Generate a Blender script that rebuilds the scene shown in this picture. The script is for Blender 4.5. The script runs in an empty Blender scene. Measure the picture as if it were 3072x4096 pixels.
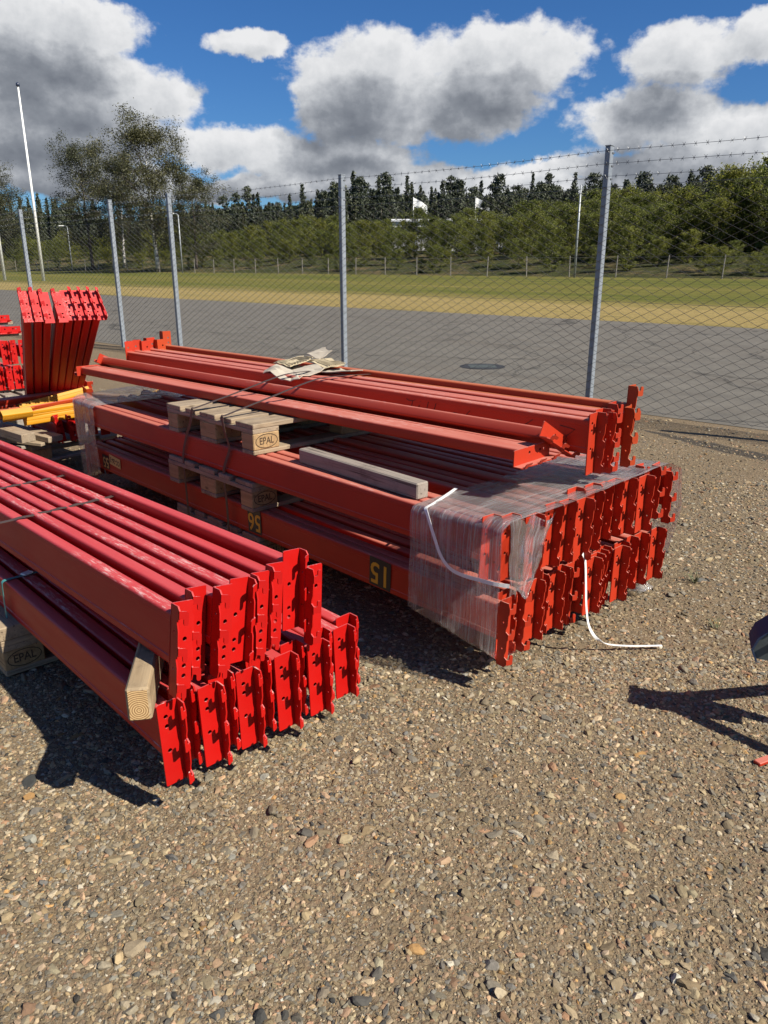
import bpy, math, random
import numpy as np
from mathutils import Vector, Matrix, Euler
from mathutils.geometry import tessellate_polygon
R = math.radians
rng = np.random.default_rng(7)
random.seed(7)
scn = bpy.context.scene
col = scn.collection

# ------------------------------------------------------------------ camera
cam_d = bpy.data.cameras.new("camera")
cam = bpy.data.objects.new("camera", cam_d); col.objects.link(cam)
cam.location = (0, 0, 1.45)
cam.rotation_euler = (R(90 - 18.04), 0, 0)
cam_d.sensor_width = 36; cam_d.lens = 26.69
cam_d.clip_start = 0.05; cam_d.clip_end = 3000
scn.camera = cam

# ------------------------------------------------------------------ light
SUN = Vector((0.618, -0.379, 0.689)).normalized()
sun_d = bpy.data.lights.new("sun", 'SUN')
sun_d.energy = 5.0; sun_d.angle = R(0.53); sun_d.color = (1.0, 0.93, 0.82)
sun = bpy.data.objects.new("sun", sun_d); col.objects.link(sun)
sun.rotation_euler = SUN.to_track_quat('Z', 'Y').to_euler()
scn.view_settings.view_transform = 'Standard'
scn.view_settings.look = 'None'
scn.view_settings.exposure = 0.8
scn.view_settings.gamma = 1.0
scn.view_settings.use_curve_mapping = False

# ------------------------------------------------------------------ node helpers
def nn(nt, typ, **kw):
    n = nt.nodes.new(typ)
    for k, v in kw.items():
        if k.startswith('i_'):
            key = k[2:]
            key = int(key) if key.isdigit() else key.replace('_', ' ')
            n.inputs[key].default_value = v
        else:
            setattr(n, k, v)
    return n
def ln(nt, a, b): nt.links.new(a, b)
def math_n(nt, op, a, b=None, c=None, clamp=False):
    n = nt.nodes.new('ShaderNodeMath'); n.operation = op; n.use_clamp = clamp
    for i, v in enumerate((a, b, c)):
        if v is None: continue
        if isinstance(v, (int, float)): n.inputs[i].default_value = v
        else: ln(nt, v, n.inputs[i])
    return n.outputs[0]
def ramp(nt, fac, stops, interp='LINEAR'):
    n = nt.nodes.new('ShaderNodeValToRGB'); n.color_ramp.interpolation = interp
    el = n.color_ramp.elements
    while len(el) > 1: el.remove(el[-1])
    el[0].position = stops[0][0]; c = stops[0][1]; el[0].color = (*c, 1) if len(c) == 3 else c
    for p, c in stops[1:]:
        e = el.new(p); e.color = (*c, 1) if len(c) == 3 else c
    if fac is not None: ln(nt, fac, n.inputs[0])
    return n.outputs[0]
def mixc(nt, f, a, b, mode='MIX'):
    n = nt.nodes.new('ShaderNodeMix'); n.data_type = 'RGBA'; n.blend_type = mode
    for idx, v in ((0, f), (6, a), (7, b)):
        if isinstance(v, (int, float)): n.inputs[idx].default_value = v
        elif isinstance(v, tuple): n.inputs[idx].default_value = (*v, 1) if len(v) == 3 else v
        else: ln(nt, v, n.inputs[idx])
    return n.outputs[2]
def noise(nt, vec, scale, detail=4, rough=0.55, dist=0.0, out=0):
    n = nn(nt, 'ShaderNodeTexNoise'); n.inputs['Scale'].default_value = scale
    n.inputs['Detail'].default_value = detail; n.inputs['Roughness'].default_value = rough
    n.inputs['Distortion'].default_value = dist
    if vec is not None: ln(nt, vec, n.inputs['Vector'])
    return n.outputs[out]
def vmap(nt, vec, scale=(1, 1, 1), loc=(0, 0, 0), rot=(0, 0, 0)):
    n = nn(nt, 'ShaderNodeMapping'); n.inputs['Scale'].default_value = scale
    n.inputs['Location'].default_value = loc; n.inputs['Rotation'].default_value = rot
    ln(nt, vec, n.inputs['Vector']); return n.outputs[0]
def new_mat(name):
    m = bpy.data.materials.new(name); m.use_nodes = True
    nt = m.node_tree; nt.nodes.clear()
    out = nn(nt, 'ShaderNodeOutputMaterial')
    b = nn(nt, 'ShaderNodeBsdfPrincipled'); ln(nt, b.outputs[0], out.inputs[0])
    return m, nt, b, out
def bump(nt, b, h, strength=0.3, dist=0.01):
    n = nn(nt, 'ShaderNodeBump'); n.inputs['Strength'].default_value = strength
    n.inputs['Distance'].default_value = dist
    ln(nt, h, n.inputs['Height']); ln(nt, n.outputs[0], b.inputs['Normal'])

# ------------------------------------------------------------------ world: Nishita sky with cumulus
world = bpy.data.worlds.new("World"); scn.world = world; world.use_nodes = True
wt = world.node_tree; wt.nodes.clear()
BLOBS = [(-0.016, 0.205, 0.1, 0.052), (0.14, 0.222, 0.118, 0.046), (-0.016, 0.162, 0.101, 0.034), (0.098, 0.18, 0.107, 0.045),
 (-0.06, 0.185, 0.05, 0.042), (-0.385, 0.226, 0.09, 0.055), (-0.275, 0.18, 0.072, 0.034), (-0.38, 0.165, 0.145, 0.044),
 (-0.39, 0.118, 0.15, 0.034), (-0.151, 0.236, 0.062, 0.0165), (0.331, 0.212, 0.072, 0.036), (0.410, 0.221, 0.062, 0.026),
 (0.303, 0.158, 0.10, 0.034), (0.403, 0.135, 0.11, 0.038), (0.348, 0.108, 0.17, 0.03), (-0.181, 0.132, 0.10, 0.030),
 (-0.083, 0.122, 0.15, 0.026), (0.194, 0.104, 0.059, 0.013), (0.017, 0.10, 0.2, 0.019), (-0.364, 0.09, 0.18, 0.022),
 (0.0, 0.085, 0.6, 0.016), (-0.33, 0.20, 0.10, 0.035), (-0.33, 0.135, 0.12, 0.03), (-0.34, 0.245, 0.09, 0.03)]
g = bpy.data.node_groups.new("cloud_field", 'ShaderNodeTree')
g.interface.new_socket('Vector', in_out='INPUT', socket_type='NodeSocketVector')
g.interface.new_socket('Field', in_out='OUTPUT', socket_type='NodeSocketFloat')
gi = nn(g, 'NodeGroupInput'); go = nn(g, 'NodeGroupOutput')
# domain warp gives the billowing outline
wz = nn(g, 'ShaderNodeTexNoise'); wz.inputs['Scale'].default_value = 16; wz.inputs['Detail'].default_value = 5
wz.inputs['Roughness'].default_value = 0.6
ln(g, gi.outputs[0], wz.inputs['Vector'])
wm = nn(g, 'ShaderNodeVectorMath', operation='MULTIPLY_ADD')
ln(g, wz.outputs['Color'], wm.inputs[0]); wm.inputs[1].default_value = (0.085, 0.048, 0); wm.inputs[2].default_value = (-0.0425, -0.024, 0)
wa = nn(g, 'ShaderNodeVectorMath', operation='ADD'); ln(g, gi.outputs[0], wa.inputs[0]); ln(g, wm.outputs[0], wa.inputs[1])
cur = None
for (a, b, ra, rb) in BLOBS:
    n = nn(g, 'ShaderNodeVectorMath', operation='MULTIPLY_ADD')
    ln(g, wa.outputs[0], n.inputs[0]); n.inputs[1].default_value = (1 / ra, 1 / rb, 0); n.inputs[2].default_value = (-a / ra, -b / rb, 0)
    l = nn(g, 'ShaderNodeVectorMath', operation='LENGTH'); ln(g, n.outputs[0], l.inputs[0])
    cur = l.outputs['Value'] if cur is None else math_n(g, 'SMOOTH_MIN', cur, l.outputs['Value'], 0.25)
fld = math_n(g, 'SUBTRACT', 1.0, cur)
# the same kind of broken cumulus everywhere the frame does not reach
sx = nn(g, 'ShaderNodeSeparateXYZ'); ln(g, gi.outputs[0], sx.inputs[0])
out_a = math_n(g, 'MULTIPLY', math_n(g, 'SUBTRACT', math_n(g, 'ABSOLUTE', sx.outputs[0]), 0.50), 6.0, clamp=True)
out_b = math_n(g, 'MULTIPLY', math_n(g, 'SUBTRACT', sx.outputs[1], 0.33), 6.0, clamp=True)
outm = math_n(g, 'MAXIMUM', out_a, out_b)
bn = nn(g, 'ShaderNodeTexNoise'); bn.inputs['Scale'].default_value = 1.0; bn.inputs['Detail'].default_value = 2
bs = nn(g, 'ShaderNodeVectorMath', operation='MULTIPLY'); ln(g, wa.outputs[0], bs.inputs[0]); bs.inputs[1].default_value = (4.5, 8, 1)
ln(g, bs.outputs[0], bn.inputs['Vector'])
gen = math_n(g, 'MULTIPLY', math_n(g, 'SUBTRACT', bn.outputs[0], 0.60), 5.0)
gen = math_n(g, 'SUBTRACT', gen, math_n(g, 'MULTIPLY', math_n(g, 'SUBTRACT', 1.0, outm), 9.0))
fld = math_n(g, 'MAXIMUM', fld, gen)
dn = nn(g, 'ShaderNodeTexNoise'); dn.inputs['Scale'].default_value = 42; dn.inputs['Detail'].default_value = 8; dn.inputs['Roughness'].default_value = 0.56
dm = nn(g, 'ShaderNodeVectorMath', operation='MULTIPLY'); ln(g, gi.outputs[0], dm.inputs[0]); dm.inputs[1].default_value = (1, 1.5, 1)
ln(g, dm.outputs[0], dn.inputs['Vector'])
fld = math_n(g, 'ADD', fld, math_n(g, 'MULTIPLY', math_n(g, 'SUBTRACT', dn.outputs[0], 0.5), 0.62))
ln(g, fld, go.inputs[0])

tc = nn(wt, 'ShaderNodeTexCoord')
sp = nn(wt, 'ShaderNodeSeparateXYZ'); ln(wt, tc.outputs['Generated'], sp.inputs[0])
az = math_n(wt, 'ARCTAN2', sp.outputs[0], sp.outputs[1])
elv = math_n(wt, 'ARCSINE', sp.outputs[2])
cv = nn(wt, 'ShaderNodeCombineXYZ'); ln(wt, az, cv.inputs[0]); ln(wt, elv, cv.inputs[1])
def field(off):
    a = nn(wt, 'ShaderNodeVectorMath', operation='ADD'); ln(wt, cv.outputs[0], a.inputs[0]); a.inputs[1].default_value = (*off, 0)
    gn = nn(wt, 'ShaderNodeGroup'); gn.node_tree = g; ln(wt, a.outputs[0], gn.inputs[0]); return gn.outputs[0]
f0 = field((0, 0)); f1 = field((0.012, 0.014)); f2 = field((0.020, 0.048))
mr = nn(wt, 'ShaderNodeMapRange', interpolation_type='SMOOTHSTEP'); ln(wt, f0, mr.inputs[0])
mr.inputs[1].default_value = 0.0; mr.inputs[2].default_value = 0.30
dens = mr.outputs[0]
occ = math_n(wt, 'ADD', math_n(wt, 'MULTIPLY', math_n(wt, 'MAXIMUM', f1, 0.0), 0.34), math_n(wt, 'MULTIPLY', math_n(wt, 'MAXIMUM', f2, 0.0), 0.78))
tn = nn(wt, 'ShaderNodeTexNoise'); tn.inputs['Scale'].default_value = 34; tn.inputs['Detail'].default_value = 7; tn.inputs['Roughness'].default_value = 0.6
ln(wt, cv.outputs[0], tn.inputs['Vector'])
occ = math_n(wt, 'ADD', occ, math_n(wt, 'MULTIPLY', math_n(wt, 'SUBTRACT', tn.outputs[0], 0.5), 0.5))
ccol = ramp(wt, occ, [(0.0, (0.98, 0.985, 1.0)), (0.22, (0.76, 0.78, 0.81)), (0.46, (0.50, 0.525, 0.57)), (0.75, (0.29, 0.315, 0.36)), (1.0, (0.21, 0.232, 0.275))])
sky = nn(wt, 'ShaderNodeTexSky', sky_type='NISHITA'); sky.sun_disc = False
sky.sun_elevation = math.asin(SUN.z); sky.sun_rotation = math.atan2(SUN.x, SUN.y)
sky.air_density = 1.0; sky.dust_density = 0.3; sky.ozone_density = 3.0
hs = nn(wt, 'ShaderNodeHueSaturation'); hs.inputs['Saturation'].default_value = 1.15; hs.inputs['Value'].default_value = 1.0
ln(wt, sky.outputs[0], hs.inputs['Color'])
bg1 = nn(wt, 'ShaderNodeBackground'); bg1.inputs[1].default_value = 0.05; ln(wt, mixc(wt, 1.0, hs.outputs[0], (0.48, 0.76, 1.10), 'MULTIPLY'), bg1.inputs[0])
bg2 = nn(wt, 'ShaderNodeBackground'); bg2.inputs[1].default_value = 0.49; ln(wt, ccol, bg2.inputs[0])
mx = nn(wt, 'ShaderNodeMixShader'); ln(wt, dens, mx.inputs[0]); ln(wt, bg1.outputs[0], mx.inputs[1]); ln(wt, bg2.outputs[0], mx.inputs[2])
wo = nn(wt, 'ShaderNodeOutputWorld'); ln(wt, mx.outputs[0], wo.inputs[0])

# ------------------------------------------------------------------ mesh helpers
class MB:
    def __init__(s): s.v = []; s.f = []; s.n = 0; s.mi = []
    def add(s, vs, fs, mi=0):
        b = s.n; s.v.extend([tuple(map(float, p)) for p in vs]); s.n += len(vs)
        s.f.extend([tuple(i + b for i in f) for f in fs]); s.mi.extend([mi] * len(fs)); return s
    def box(s, x0, x1, y0, y1, z0, z1, ch=0.0, mi=0, M=None):
        if ch <= 0:
            vs = [(x, y, z) for x in (x0, x1) for y in (y0, y1) for z in (z0, z1)]
            fs = [(0, 1, 3, 2), (4, 6, 7, 5), (0, 4, 5, 1), (2, 3, 7, 6), (0, 2, 6, 4), (1, 5, 7, 3)]
        else:                       # chamfered box
            vs = []; idx = {}
            X = (x0, x1); Y = (y0, y1); Z = (z0, z1); sg = (1, -1)
            for i in (0, 1):
                for j in (0, 1):
                    for k in (0, 1):
                        p = (X[i], Y[j], Z[k])
                        for a in range(3):
                            q = list(p)
                            for c, t in ((0, i), (1, j), (2, k)):
                                if c != a: q[c] += ch * sg[t]
                            idx[(i, j, k, a)] = len(vs); vs.append(q)
            fs = []
            o = (0, 1)
            for i in o: 
                q = [idx[(i, 0, 0, 0)], idx[(i, 1, 0, 0)], idx[(i, 1, 1, 0)], idx[(i, 0, 1, 0)]]; fs.append(q if i else q[::-1])
            for j in o:
                q = [idx[(0, j, 0, 1)], idx[(0, j, 1, 1)], idx[(1, j, 1, 1)], idx[(1, j, 0, 1)]]; fs.append(q if j else q[::-1])
            for k in o:
                q = [idx[(0, 0, k, 2)], idx[(1, 0, k, 2)], idx[(1, 1, k, 2)], idx[(0, 1, k, 2)]]; fs.append(q if k else q[::-1])
            for i in o:
                for j in o:
                    q = [idx[(i, j, 0, 0)], idx[(i, j, 0, 1)], idx[(i, j, 1, 1)], idx[(i, j, 1, 0)]]; fs.append(q if (i ^ j) else q[::-1])
            for i in o:
                for k in o:
                    q = [idx[(i, 0, k, 0)], idx[(i, 1, k, 0)], idx[(i, 1, k, 2)], idx[(i, 0, k, 2)]]; fs.append(q if (i ^ k) else q[::-1])
            for j in o:
                for k in o:
                    q = [idx[(0, j, k, 1)], idx[(0, j, k, 2)], idx[(1, j, k, 2)], idx[(1, j, k, 1)]]; fs.append(q if (j ^ k) else q[::-1])
            for i in o:
                for j in o:
                    for k in o:
                        q = [idx[(i, j, k, 0)], idx[(i, j, k, 1)], idx[(i, j, k, 2)]]; fs.append(q if not (i ^ j ^ k) else q[::-1])
        if M is not None: vs = [M @ Vector(p) for p in vs]
        return s.add(vs, fs, mi)
    def tube(s, pts, r, n=6, caps=True, mi=0, flat=None):
        pts = [Vector(p) for p in pts]; m = len(pts); b = s.n
        rr = r if hasattr(r, '__len__') else [r] * m
        up = Vector((0, 0, 1)); vs = []; prev = None
        for i, p in enumerate(pts):
            t = (pts[min(i + 1, m - 1)] - pts[max(i - 1, 0)])
            if t.length < 1e-9: t = Vector((0, 0, 1))
            t.normalize()
            if prev is None:
                ref = up if abs(t.z) < 0.95 else Vector((1, 0, 0)); a = t.cross(ref).normalized()
            else:
                a = prev - t * prev.dot(t)
                a = a.normalized() if a.length > 1e-6 else t.orthogonal().normalized()
            prev = a; c = t.cross(a)
            for k in range(n):
                an = 2 * math.pi * (k + 0.5) / n
                vs.append(p + (a * math.cos(an) + c * math.sin(an) * (flat or 1)) * rr[i])
        fs = [(i * n + k, i * n + (k + 1) % n, (i + 1) * n + (k + 1) % n, (i + 1) * n + k) for i in range(m - 1) for k in range(n)]
        if caps: fs += [tuple(range(n))[::-1], tuple(range((m - 1) * n, m * n))]
        return s.add(vs, fs, mi)
    def ribbon(s, pts, w, t, side, mi=0):
        """flat strap: pts along it, side = list of width direction vectors"""
        vs = []; fs = []; m = len(pts)
        for i in range(m):
            p = Vector(pts[i]); tg = Vector(pts[min(i + 1, m - 1)]) - Vector(pts[max(i - 1, 0)]); tg.normalize()
            sd = Vector(side[i] if isinstance(side, list) else side); sd = (sd - tg * sd.dot(tg)).normalized(); up = sd.cross(tg)
            for a, b in ((-1, -1), (1, -1), (1, 1), (-1, 1)): vs.append(p + sd * a * w / 2 + up * b * t / 2)
        for i in range(m - 1):
            for k in range(4): fs.append((i * 4 + k, i * 4 + (k + 1) % 4, i * 4 + 4 + (k + 1) % 4, i * 4 + 4 + k))
        fs += [(3, 2, 1, 0), (m * 4 - 4, m * 4 - 3, m * 4 - 2, m * 4 - 1)]
        return s.add(vs, fs, mi)
    def poly(s, loops, fn0, fn1, mi=0):
        """plate with holes: 2D loops, fn0/fn1 map (a,b) to front and back 3D points"""
        t = tessellate_polygon([[Vector((p[0], p[1], 0)) for p in L] for L in loops])
        flatp = [p for L in loops for p in L]; N = len(flatp)
        vs = [fn0(*p) for p in flatp] + [fn1(*p) for p in flatp]
        fs = [tuple(q) for q in t] + [tuple(i + N for i in q)[::-1] for q in t]
        o = 0
        for L in loops:
            m = len(L); fs += [(o + i, o + (i + 1) % m, N + o + (i + 1) % m, N + o + i) for i in range(m)]; o += m
        return s.add(vs, fs, mi)
    def mesh(s, name, mats, smooth=False, auto=None):
        me = bpy.data.meshes.new(name); me.from_pydata(s.v, [], s.f)
        for m in (mats if isinstance(mats, (list, tuple)) else [mats]): me.materials.append(m)
        if any(s.mi): me.polygons.foreach_set('material_index', s.mi)
        import bmesh
        bm = bmesh.new(); bm.from_mesh(me); bmesh.ops.recalc_face_normals(bm, faces=bm.faces); bm.to_mesh(me); bm.free()
        if smooth: me.shade_smooth()
        if auto is not None: me.shade_smooth(); me.set_sharp_from_angle(angle=R(auto))
        return me
def obj(name, me, parent=None, loc=(0, 0, 0), rot=None, M=None):
    o = bpy.data.objects.new(name, me); col.objects.link(o)
    if parent is not None: o.parent = parent
    if M is not None: o.matrix_basis = M
    else:
        o.location = loc
        if rot: o.rotation_euler = rot
    return o
def tag(o, label=None, cat=None, group=None, kind=None):
    for k, v in (('label', label), ('category', cat), ('group', group), ('kind', kind)):
        if v: o[k] = v
    return o
def thing(name, label, cat, M=None, group=None, loc=(0, 0, 0)):
    o = obj(name, None, None, loc=loc, M=M); o.empty_display_size = 0.1
    return tag(o, label, cat, group, 'thing')
def raw_mesh(name, V, F, mats, attr=None, smooth=False):
    """big triangle/quad soups straight from numpy"""
    V = np.asarray(V, np.float32); F = np.asarray(F, np.int32); k = F.shape[1]
    me = bpy.data.meshes.new(name)
    me.vertices.add(len(V)); me.vertices.foreach_set('co', V.ravel())
    me.loops.add(F.size); me.loops.foreach_set('vertex_index', F.ravel())
    me.polygons.add(len(F)); me.polygons.foreach_set('loop_start', np.arange(0, F.size, k, dtype=np.int32))
    for m in (mats if isinstance(mats, (list, tuple)) else [mats]): me.materials.append(m)
    if attr is not None:
        a = me.attributes.new('tone', 'FLOAT_COLOR', 'POINT'); a.data.foreach_set('color', np.asarray(attr, np.float32).ravel())
    me.update(calc_edges=True); me.validate()
    if smooth: me.shade_smooth()
    else: me.shade_flat()
    return me

# stack frame: X = f (beam axis towards its near end), Y = e (across the stack), Z = up
RZ = Matrix.Rotation(R(-46.718), 4, 'Z')
OF = Matrix.Translation((-0.591, 1.72, 0)) @ RZ       # nearest red stack
OM = Matrix.Translation((0.411, 2.396, 0)) @ RZ       # wrapped middle stack

# ------------------------------------------------------------------ materials
def paint(name, base, dusty, dust=0.35, scuff=0.0, rough=0.42, rust=0.15, var=0.25):
    m, nt, b, out = new_mat(name)
    tcn = nn(nt, 'ShaderNodeTexCoord'); oi = nn(nt, 'ShaderNodeObjectInfo')
    off = nn(nt, 'ShaderNodeVectorMath', operation='MULTIPLY_ADD')
    cmb = nn(nt, 'ShaderNodeCombineXYZ'); 
    for i in range(3): ln(nt, math_n(nt, 'MULTIPLY', oi.outputs['Random'], (37.0, 11.0, 23.0)[i]), cmb.inputs[i])
    ln(nt, tcn.outputs['Object'], off.inputs[0]); off.inputs[1].default_value = (1, 1, 1); ln(nt, cmb.outputs[0], off.inputs[2])
    v = off.outputs[0]
    n1 = noise(nt, v, 3.0, 5, 0.6)
    c = mixc(nt, n1, tuple(x * (1 - var) for x in base), tuple(min(1, x * (1 + var)) for x in base))
    ge = nn(nt, 'ShaderNodeNewGeometry'); sx = nn(nt, 'ShaderNodeSeparateXYZ'); ln(nt, ge.outputs['Normal'], sx.inputs[0])
    up = math_n(nt, 'MULTIPLY', math_n(nt, 'SUBTRACT', sx.outputs[2], 0.35), 1.7, clamp=True)
    n2 = noise(nt, vmap(nt, v, (2.0, 14, 14)), 1.5, 6, 0.65)
    du = math_n(nt, 'MULTIPLY', up, math_n(nt, 'MULTIPLY_ADD', n2, dust, dust * 0.5), clamp=True)
    c = mixc(nt, du, c, dusty)
    if scuff > 0:
        s1 = noise(nt, vmap(nt, v, (6, 40, 40), rot=(0, 0, 0.25)), 3.0, 6, 0.75)
        s2 = noise(nt, vmap(nt, v, (1.1, 7, 7)), 1.0, 2, 0.5)
        sm = math_n(nt, 'MULTIPLY', math_n(nt, 'MULTIPLY', math_n(nt, 'SUBTRACT', s1, 0.50), 7.0, clamp=True),
                    math_n(nt, 'MULTIPLY', math_n(nt, 'SUBTRACT', s2, 0.48), 8.0, clamp=True))
        sm = math_n(nt, 'MULTIPLY', math_n(nt, 'MULTIPLY', sm, up), scuff)
        c = mixc(nt, sm, c, (0.62, 0.50, 0.46))
    rn = noise(nt, v, 22.0, 5, 0.7)
    rm = math_n(nt, 'MULTIPLY', math_n(nt, 'MULTIPLY', math_n(nt, 'SUBTRACT', rn, 0.66), 12.0, clamp=True), rust)
    c = mixc(nt, rm, c, (0.10, 0.035, 0.015))
    ln(nt, c, b.inputs['Base Color'])
    ln(nt, math_n(nt, 'MULTIPLY_ADD', n2, 0.25, rough - 0.08), b.inputs['Roughness'])
    b.inputs['Specular IOR Level'].default_value = 0.32
    bump(nt, b, noise(nt, v, 120, 3, 0.6), 0.06, 0.002)
    return m
M_red = paint('red_powder_coat', (0.40, 0.0044, 0.0028), (0.52, 0.125, 0.125), 0.42, 0.8, 0.42, 0.4, 0.16)
M_orange = paint('orange_red_powder_coat', (0.37, 0.026, 0.0075), (0.45, 0.17, 0.125), 0.72, 0.45, 0.48, 0.6, 0.25)
M_orange2 = paint('faded_orange_powder_coat', (0.36, 0.042, 0.008), (0.40, 0.18, 0.09), 0.5, 0.1, 0.5, 0.4, 0.2)
M_yellow = paint('yellow_powder_coat', (0.52, 0.23, 0.006), (0.42, 0.31, 0.14), 0.35, 0.1, 0.5, 0.8, 0.2)
M_brown = paint('brown_weathered_steel', (0.20, 0.10, 0.04), (0.3, 0.24, 0.16), 0.4, 0, 0.6, 0.6, 0.3)

def wood(name, dark, light, grey=0.3, ring=False):
    m, nt, b, out = new_mat(name)
    tcn = nn(nt, 'ShaderNodeTexCoord'); oi = nn(nt, 'ShaderNodeObjectInfo')
    cmb = nn(nt, 'ShaderNodeCombineXYZ')
    for i in range(3): ln(nt, math_n(nt, 'MULTIPLY', oi.outputs['Random'], (5.0, 17.0, 9.0)[i]), cmb.inputs[i])
    off = nn(nt, 'ShaderNodeVectorMath', operation='ADD'); ln(nt, tcn.outputs['Object'], off.inputs[0]); ln(nt, cmb.outputs[0], off.inputs[1])
    v = off.outputs[0]
    g1 = noise(nt, vmap(nt, v, (3, 55, 55)), 1.0, 5, 0.6, 0.6)
    g2 = noise(nt, v, 4.0, 4, 0.6)
    c = mixc(nt, math_n(nt, 'MULTIPLY', math_n(nt, 'SUBTRACT', g1, 0.3), 2.2, clamp=True), dark, light)
    c = mixc(nt, math_n(nt, 'MULTIPLY', g2, grey * 1.6, clamp=True), c, (0.24, 0.215, 0.18))
    kn = nn(nt, 'ShaderNodeTexVoronoi'); kn.inputs['Scale'].default_value = 1.0; ln(nt, vmap(nt, v, (5, 11, 11)), kn.inputs['Vector'])
    c = mixc(nt, math_n(nt, 'MULTIPLY', math_n(nt, 'SUBTRACT', 0.13, kn.outputs['Distance']), 9.0, clamp=True), c, tuple(x * 0.35 for x in dark))
    ck = noise(nt, vmap(nt, v, (2.2, 95, 95)), 1.0, 3, 0.6, 0.3)
    c = mixc(nt, math_n(nt, 'MULTIPLY', math_n(nt, 'SUBTRACT', ck, 0.60), 9.0, clamp=True), c, tuple(x * 0.25 for x in dark))
    dk = noise(nt, v, 9.0, 6, 0.75)
    c = mixc(nt, math_n(nt, 'MULTIPLY', math_n(nt, 'SUBTRACT', dk, 0.52), 3.5, clamp=True), c, tuple(x * 0.45 for x in dark))
    ge = nn(nt, 'ShaderNodeTexCoord')
    if ring:                          # annual rings on the sawn end
        wv = nn(nt, 'ShaderNodeTexWave', wave_type='RINGS', rings_direction='X'); wv.inputs['Scale'].default_value = 55; wv.inputs['Distortion'].default_value = 1.2
        wv.inputs['Detail'].default_value = 2
        ln(nt, vmap(nt, tcn.outputs['Object'], (0.1, 1, 1), loc=(0, 0.0, -0.032)), wv.inputs['Vector'])
        sep = nn(nt, 'ShaderNodeSeparateXYZ'); ln(nt, tcn.outputs['Normal'], sep.inputs[0])
        endm = math_n(nt, 'MULTIPLY', math_n(nt, 'SUBTRACT', math_n(nt, 'ABSOLUTE', sep.outputs[0]), 0.8), 6, clamp=True)
        c = mixc(nt, endm, c, mixc(nt, wv.outputs[0], (0.20, 0.10, 0.03), (0.62, 0.42, 0.20)))
    ln(nt, c, b.inputs['Base Color']); b.inputs['Roughness'].default_value = 0.8
    bump(nt, b, g1, 0.35, 0.004)
    return m
M_wood = wood('weathered_pallet_wood', (0.19, 0.12, 0.06), (0.40, 0.295, 0.165), 0.45)
M_block = wood('chipboard_block', (0.25, 0.15, 0.055), (0.42, 0.275, 0.12), 0.15)
M_timber = wood('sawn_timber', (0.21, 0.14, 0.065), (0.38, 0.275, 0.15), 0.3, True)
M_grey_timber = wood('grey_dunnage_timber', (0.16, 0.12, 0.09), (0.30, 0.245, 0.20), 0.5)
M_old_wood = wood('old_grey_boards', (0.17, 0.14, 0.10), (0.36, 0.31, 0.24), 0.6)

def plain(name, base, rough=0.5, metal=0.0, var=0.2, scale=20, bmp=0.1):
    m, nt, b, out = new_mat(name)
    tcn = nn(nt, 'ShaderNodeTexCoord'); n1 = noise(nt, tcn.outputs['Object'], scale, 6, 0.65)
    ln(nt, mixc(nt, n1, tuple(x * (1 - var) for x in base), tuple(min(1, x * (1 + var)) for x in base)), b.inputs['Base Color'])
    b.inputs['Metallic'].default_value = metal
    ln(nt, math_n(nt, 'MULTIPLY_ADD', n1, 0.3, rough - 0.15), b.inputs['Roughness'])
    bump(nt, b, n1, bmp, 0.003)
    return m
M_galv = plain('galvanised_steel', (0.23, 0.255, 0.28), 0.5, 0.25, 0.35, 14, 0.05)
M_wire = plain('galvanised_wire', (0.16, 0.165, 0.17), 0.5, 0.6, 0.2, 5, 0)
M_steelstrap = plain('browned_steel_strap', (0.085, 0.055, 0.04), 0.5, 0.3, 0.3, 30)
M_whitestrap = plain('white_plastic_strap', (0.72, 0.72, 0.70), 0.4, 0, 0.08, 30)
M_teal = plain('teal_plastic_strap', (0.05, 0.22, 0.22), 0.4, 0, 0.2, 30)
M_black = plain('black_label_vinyl', (0.012, 0.012, 0.012), 0.45, 0, 0.3, 40)
M_glyph = plain('yellow_print', (0.62, 0.36, 0.02), 0.5, 0, 0.15, 40)
M_tape = plain('pale_yellow_label_tape', (0.55, 0.42, 0.14), 0.5, 0, 0.15, 40)
M_ink = plain('black_ink', (0.015, 0.012, 0.012), 0.6, 0, 0.1, 40)
M_brand = plain('burnt_stamp', (0.05, 0.028, 0.012), 0.8, 0, 0.2, 40)
M_card = plain('torn_cardboard', (0.40, 0.35, 0.275), 0.85, 0, 0.16, 12, 0.3)
M_cardedge = plain('cardboard_flutes', (0.46, 0.38, 0.24), 0.85, 0, 0.2, 30, 0.3)
M_iron = plain('dark_cast_iron', (0.07, 0.085, 0.083), 0.65, 0.0, 0.3, 25, 0.3)
M_bluecap = plain('dark_blue_buffer', (0.022, 0.04, 0.085), 0.85, 0, 0.3, 25, 0.2)
M_rubber = plain('black_rubber', (0.02, 0.02, 0.02), 0.7, 0, 0.2, 20, 0.2)
M_white = plain('white_paint', (0.78, 0.78, 0.74), 0.4, 0, 0.06, 3, 0)
M_knob = plain('dark_blue_finial', (0.02, 0.03, 0.06), 0.4, 0, 0.1, 3, 0)
M_lampgrey = plain('lamp_grey', (0.30, 0.32, 0.33), 0.5, 0.3, 0.15, 3, 0)
M_postwood = plain('weathered_post', (0.19, 0.175, 0.15), 0.8, 0, 0.2, 8, 0.1)
M_roof = plain('white_sheet_roof', (0.75, 0.76, 0.78), 0.4, 0, 0.05, 1, 0)
M_glassdark = plain('dark_window_glass', (0.03, 0.04, 0.05), 0.15, 0, 0.2, 3, 0)

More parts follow.
